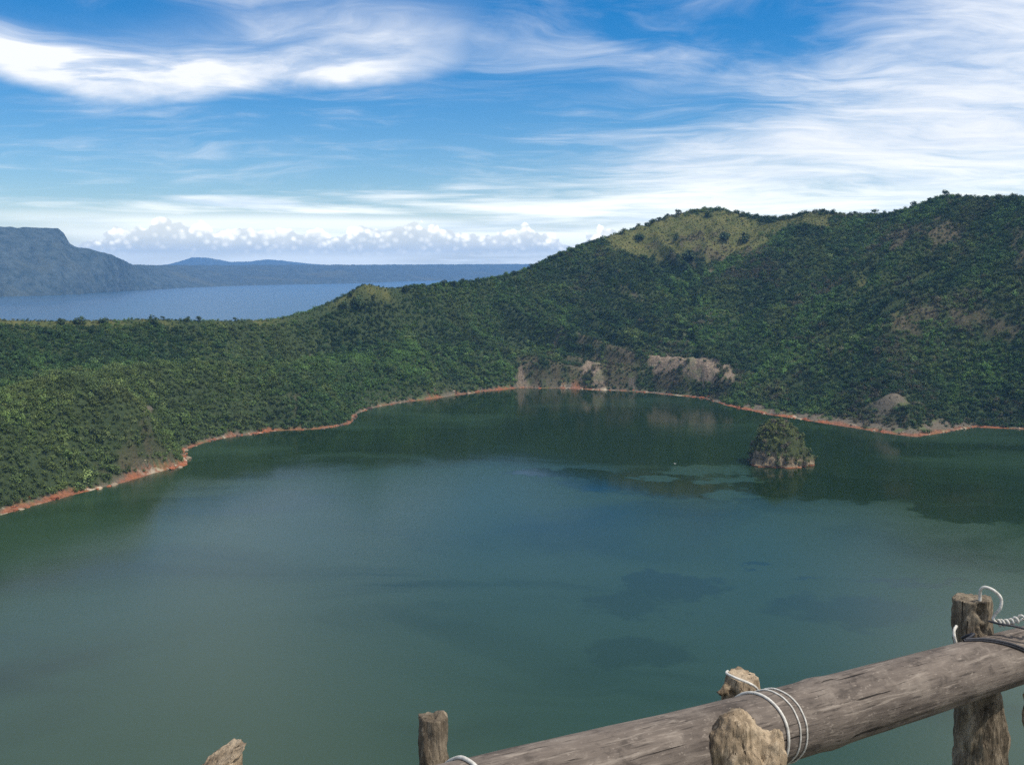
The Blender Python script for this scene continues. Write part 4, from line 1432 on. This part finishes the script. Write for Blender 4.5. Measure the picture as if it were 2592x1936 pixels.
# stub behind the rail with a side knob
d_ = 2.13
kx = SC / FPX * d_
gr_ = ground_at(at_depth(1600, 1600, d_))
stub = blob("gnarled_post", [('rod', [at_depth(1603, 1456, d_), at_depth(1602, 1480, d_), at_depth(1600, 1510, d_), at_depth(1600, 1600, d_), gr_], [34 * kx, 38 * kx, 42 * kx, 42 * kx, 42 * kx]),
                             ('knob', at_depth(1604, 1456, d_), 33 * kx, 33 * kx, 6 * kx, 0.08),
                             ('rod', [at_depth(1585, 1490, d_), at_depth(1566, 1488, d_ - 0.015), at_depth(1552, 1499, d_ - 0.02)], [16 * kx, 12 * kx, 7 * kx]),
                             ('knob', at_depth(1567, 1484, d_ - 0.015), 11 * kx, 10 * kx, 9 * kx, 0.4)],
            gr_, m_stump, 0.0035, 0.0042, 30.0, [(at_depth(1582, 1500, d_ - 0.03), 0.010, 0.014), (at_depth(1634, 1466, d_ - 0.06), 0.008, 0.008)], seed=12, cut=(at_depth(1603, 1457, d_), Vector((0.06, -0.10, 1))))
thing(stub, "pale stub of a post behind the rail with a side knob and white cord", "fence post", "posts of the log fence")

# post just entering the frame on the right
d_ = 2.50
kx = SC / FPX * d_
gr_ = ground_at(at_depth(2248, 1600, d_))
edge_p = blob("gnarled_post", [('rod', [at_depth(2246, 1490, d_), at_depth(2246, 1540, d_), at_depth(2262, 1620, d_), gr_], [30 * kx, 36 * kx, 36 * kx, 42 * kx]), ('knob', at_depth(2240, 1510, d_), 30 * kx, 30 * kx, 22 * kx, 0.0)],
              gr_, m_stump, 0.005, 0.007, 24.0, [], seed=15)
thing(edge_p, "pale post just showing at the right frame edge below the rail", "fence post", "posts of the log fence")

# ------------------------------------------------------------------ cords and cable
def cord_mat(name, lo, hi):
    m_, n_, o_ = new_mat(name)
    t_ = n_.n('ShaderNodeTexCoord')
    q_ = n_.noise(S(n_, t_.outputs['Object']), 90.0, 4, 0.6)
    principled(n_, o_, n_.mix(n_.lin(q_, 0.3, 0.7), lo, hi), 0.6, 0.35, n_.bump(q_, 0.4, 0.001))
    return m_
m_cord = cord_mat("white_cord", (0.36, 0.34, 0.29), (0.66, 0.63, 0.56))
m_cable = cord_mat("black_cable", (0.012, 0.013, 0.018), (0.035, 0.037, 0.045))

def spline(pts, n=8):
    P_ = [pts[0]] + list(pts) + [pts[-1]]
    out_ = []
    for i in range(1, len(P_) - 2):
        p0, p1, p2, p3 = P_[i - 1], P_[i], P_[i + 1], P_[i + 2]
        for k in range(n):
            t = k / n
            out_.append(0.5 * ((2 * p1) + (-p0 + p2) * t + (2 * p0 - 5 * p1 + 4 * p2 - p3) * t * t + (-p0 + 3 * p1 - 3 * p2 + p3) * t ** 3))
    out_.append(pts[-1])
    return out_

def cords(name, runs, mat, label, cat, group=None):
    """One cord: several joined runs (points, radius)."""
    origin = runs[0][0][0].copy()
    co_, fc_ = [], []
    for pts, r_ in runs:
        c2_, f2_ = tube([p - origin for p in pts], [r_] * len(pts), 8)
        b_ = len(co_)
        co_ += c2_
        fc_ += [tuple(q + b_ for q in f) for f in f2_]
    o_ = link_mesh(name, from_arrays(name, np.array(co_), np.array(fc_)), mat)
    o_.location = origin
    return thing(o_, label, cat, group)

def u_of(px):
    """Metres along the rail where its axis crosses sheet column px."""
    lo_, hi_ = 0.0, LT
    for _ in range(40):
        m_ = (lo_ + hi_) / 2
        p = ML @ Vector((m_, 0, 0)) - Vector((0, 0, EYE))
        x_ = 1106 + p.x / p.dot(FWD) * FPX / SC
        lo_, hi_ = (m_, hi_) if x_ < px else (lo_, m_)
    return (lo_ + hi_) / 2

def ring(px, lean, r_, t0=-0.35, t1=1.72, n=60, off=None):
    u0 = u_of(px)
    return [log_point(u0 + lean * (k / n - 0.5), math.pi * (t0 + (t1 - t0) * k / n), (off or r_) * 0.9) for k in range(n + 1)]

# lashing round the rail by the gnarled post, with a turn round the stub behind
d_ = 2.13
kx = SC / FPX * d_
stub_turn = spline([at_depth(1572, 1449, d_ - 0.01), at_depth(1570, 1454, d_ - 0.06), at_depth(1590, 1464, d_ - 0.085), at_depth(1618, 1475, d_ - 0.083), at_depth(1634, 1486, d_ - 0.06), at_depth(1641, 1502, d_ - 0.05), at_depth(1646, 1520, d_ - 0.04)])
cords("lashing_cord", [(ring(1636, 0.02, 0.0032), 0.0032), (ring(1664, 0.01, 0.0019), 0.0019), (ring(1678, 0.015, 0.0019), 0.0019), (stub_turn, 0.0028)], m_cord,
      "white cord lashed round the rail and the pale stub beside the gnarled post", "cord", "white cords tied on the fence")
# cord by the thin left post
cords("lashing_cord", [(ring(1006, 0.015, 0.0035), 0.0035)], m_cord, "white cord round the rail's lower left end by the thin post", "cord", "white cords tied on the fence")
# loop on the sawn post, twisted end, and strand on its far side
d_ = 2.66
loop = spline([at_depth(2117, 1300, d_), at_depth(2117, 1286, d_), at_depth(2119, 1272, d_ - 0.01), at_depth(2130, 1268, d_ - 0.02), at_depth(2148, 1276, d_ - 0.03), at_depth(2162, 1292, d_ - 0.03), at_depth(2161, 1312, d_ - 0.03), at_depth(2150, 1326, d_ - 0.02), at_depth(2145, 1337, d_ - 0.02), at_depth(2152, 1344, d_ - 0.02)])
base_run = spline([at_depth(2148, 1344, d_ - 0.02), at_depth(2180, 1346, d_ - 0.03), at_depth(2215, 1336, d_ - 0.04), at_depth(2300, 1322, d_)])
tw = []
for i, p in enumerate(spline([at_depth(2156, 1345, d_ - 0.02), at_depth(2180, 1344, d_ - 0.03), at_depth(2215, 1333, d_ - 0.04), at_depth(2300, 1320, d_)], 24)):
    a_ = i * 0.75
    tw.append(p + Vector((0, math.cos(a_), math.sin(a_))) * 0.008)
strand = spline([at_depth(2066, 1352, 2.66), at_depth(2061, 1362, 2.64), at_depth(2062, 1376, 2.63), at_depth(2066, 1392, 2.63)])
cords("looped_cord", [(loop, 0.0042), (base_run, 0.0034), (tw, 0.0034), (strand, 0.004)], m_cord, "white cord looped over the sawn post top and twisted along the rail", "cord", "white cords tied on the fence")
# black cable: over the rail and off to the right
over = []
u0 = u_of(2106)
for k in range(40):
    t = k / 39
    over.append(log_point(u0 - 0.03 + 0.34 * t ** 1.15, math.pi * (0.40 + 0.72 * t), 0.003))
lead = spline([at_depth(2136, 1341, 2.63), at_depth(2160, 1347, 2.61), at_depth(2190, 1352, 2.6), at_depth(2230, 1362, 2.62), at_depth(2300, 1380, 2.7)])
tie = spline([at_depth(2078, 1378, 2.60), at_depth(2090, 1372, 2.585), at_depth(2104, 1369, 2.57)] + [over[0]])
cords("cable", [(over, 0.0042), ([p + Vector((0.004, 0, 0.004)) for p in over], 0.0034), (lead, 0.003), (tie, 0.0034)], m_cable, "thin black cable wrapped over the rail beside the sawn post", "cable")
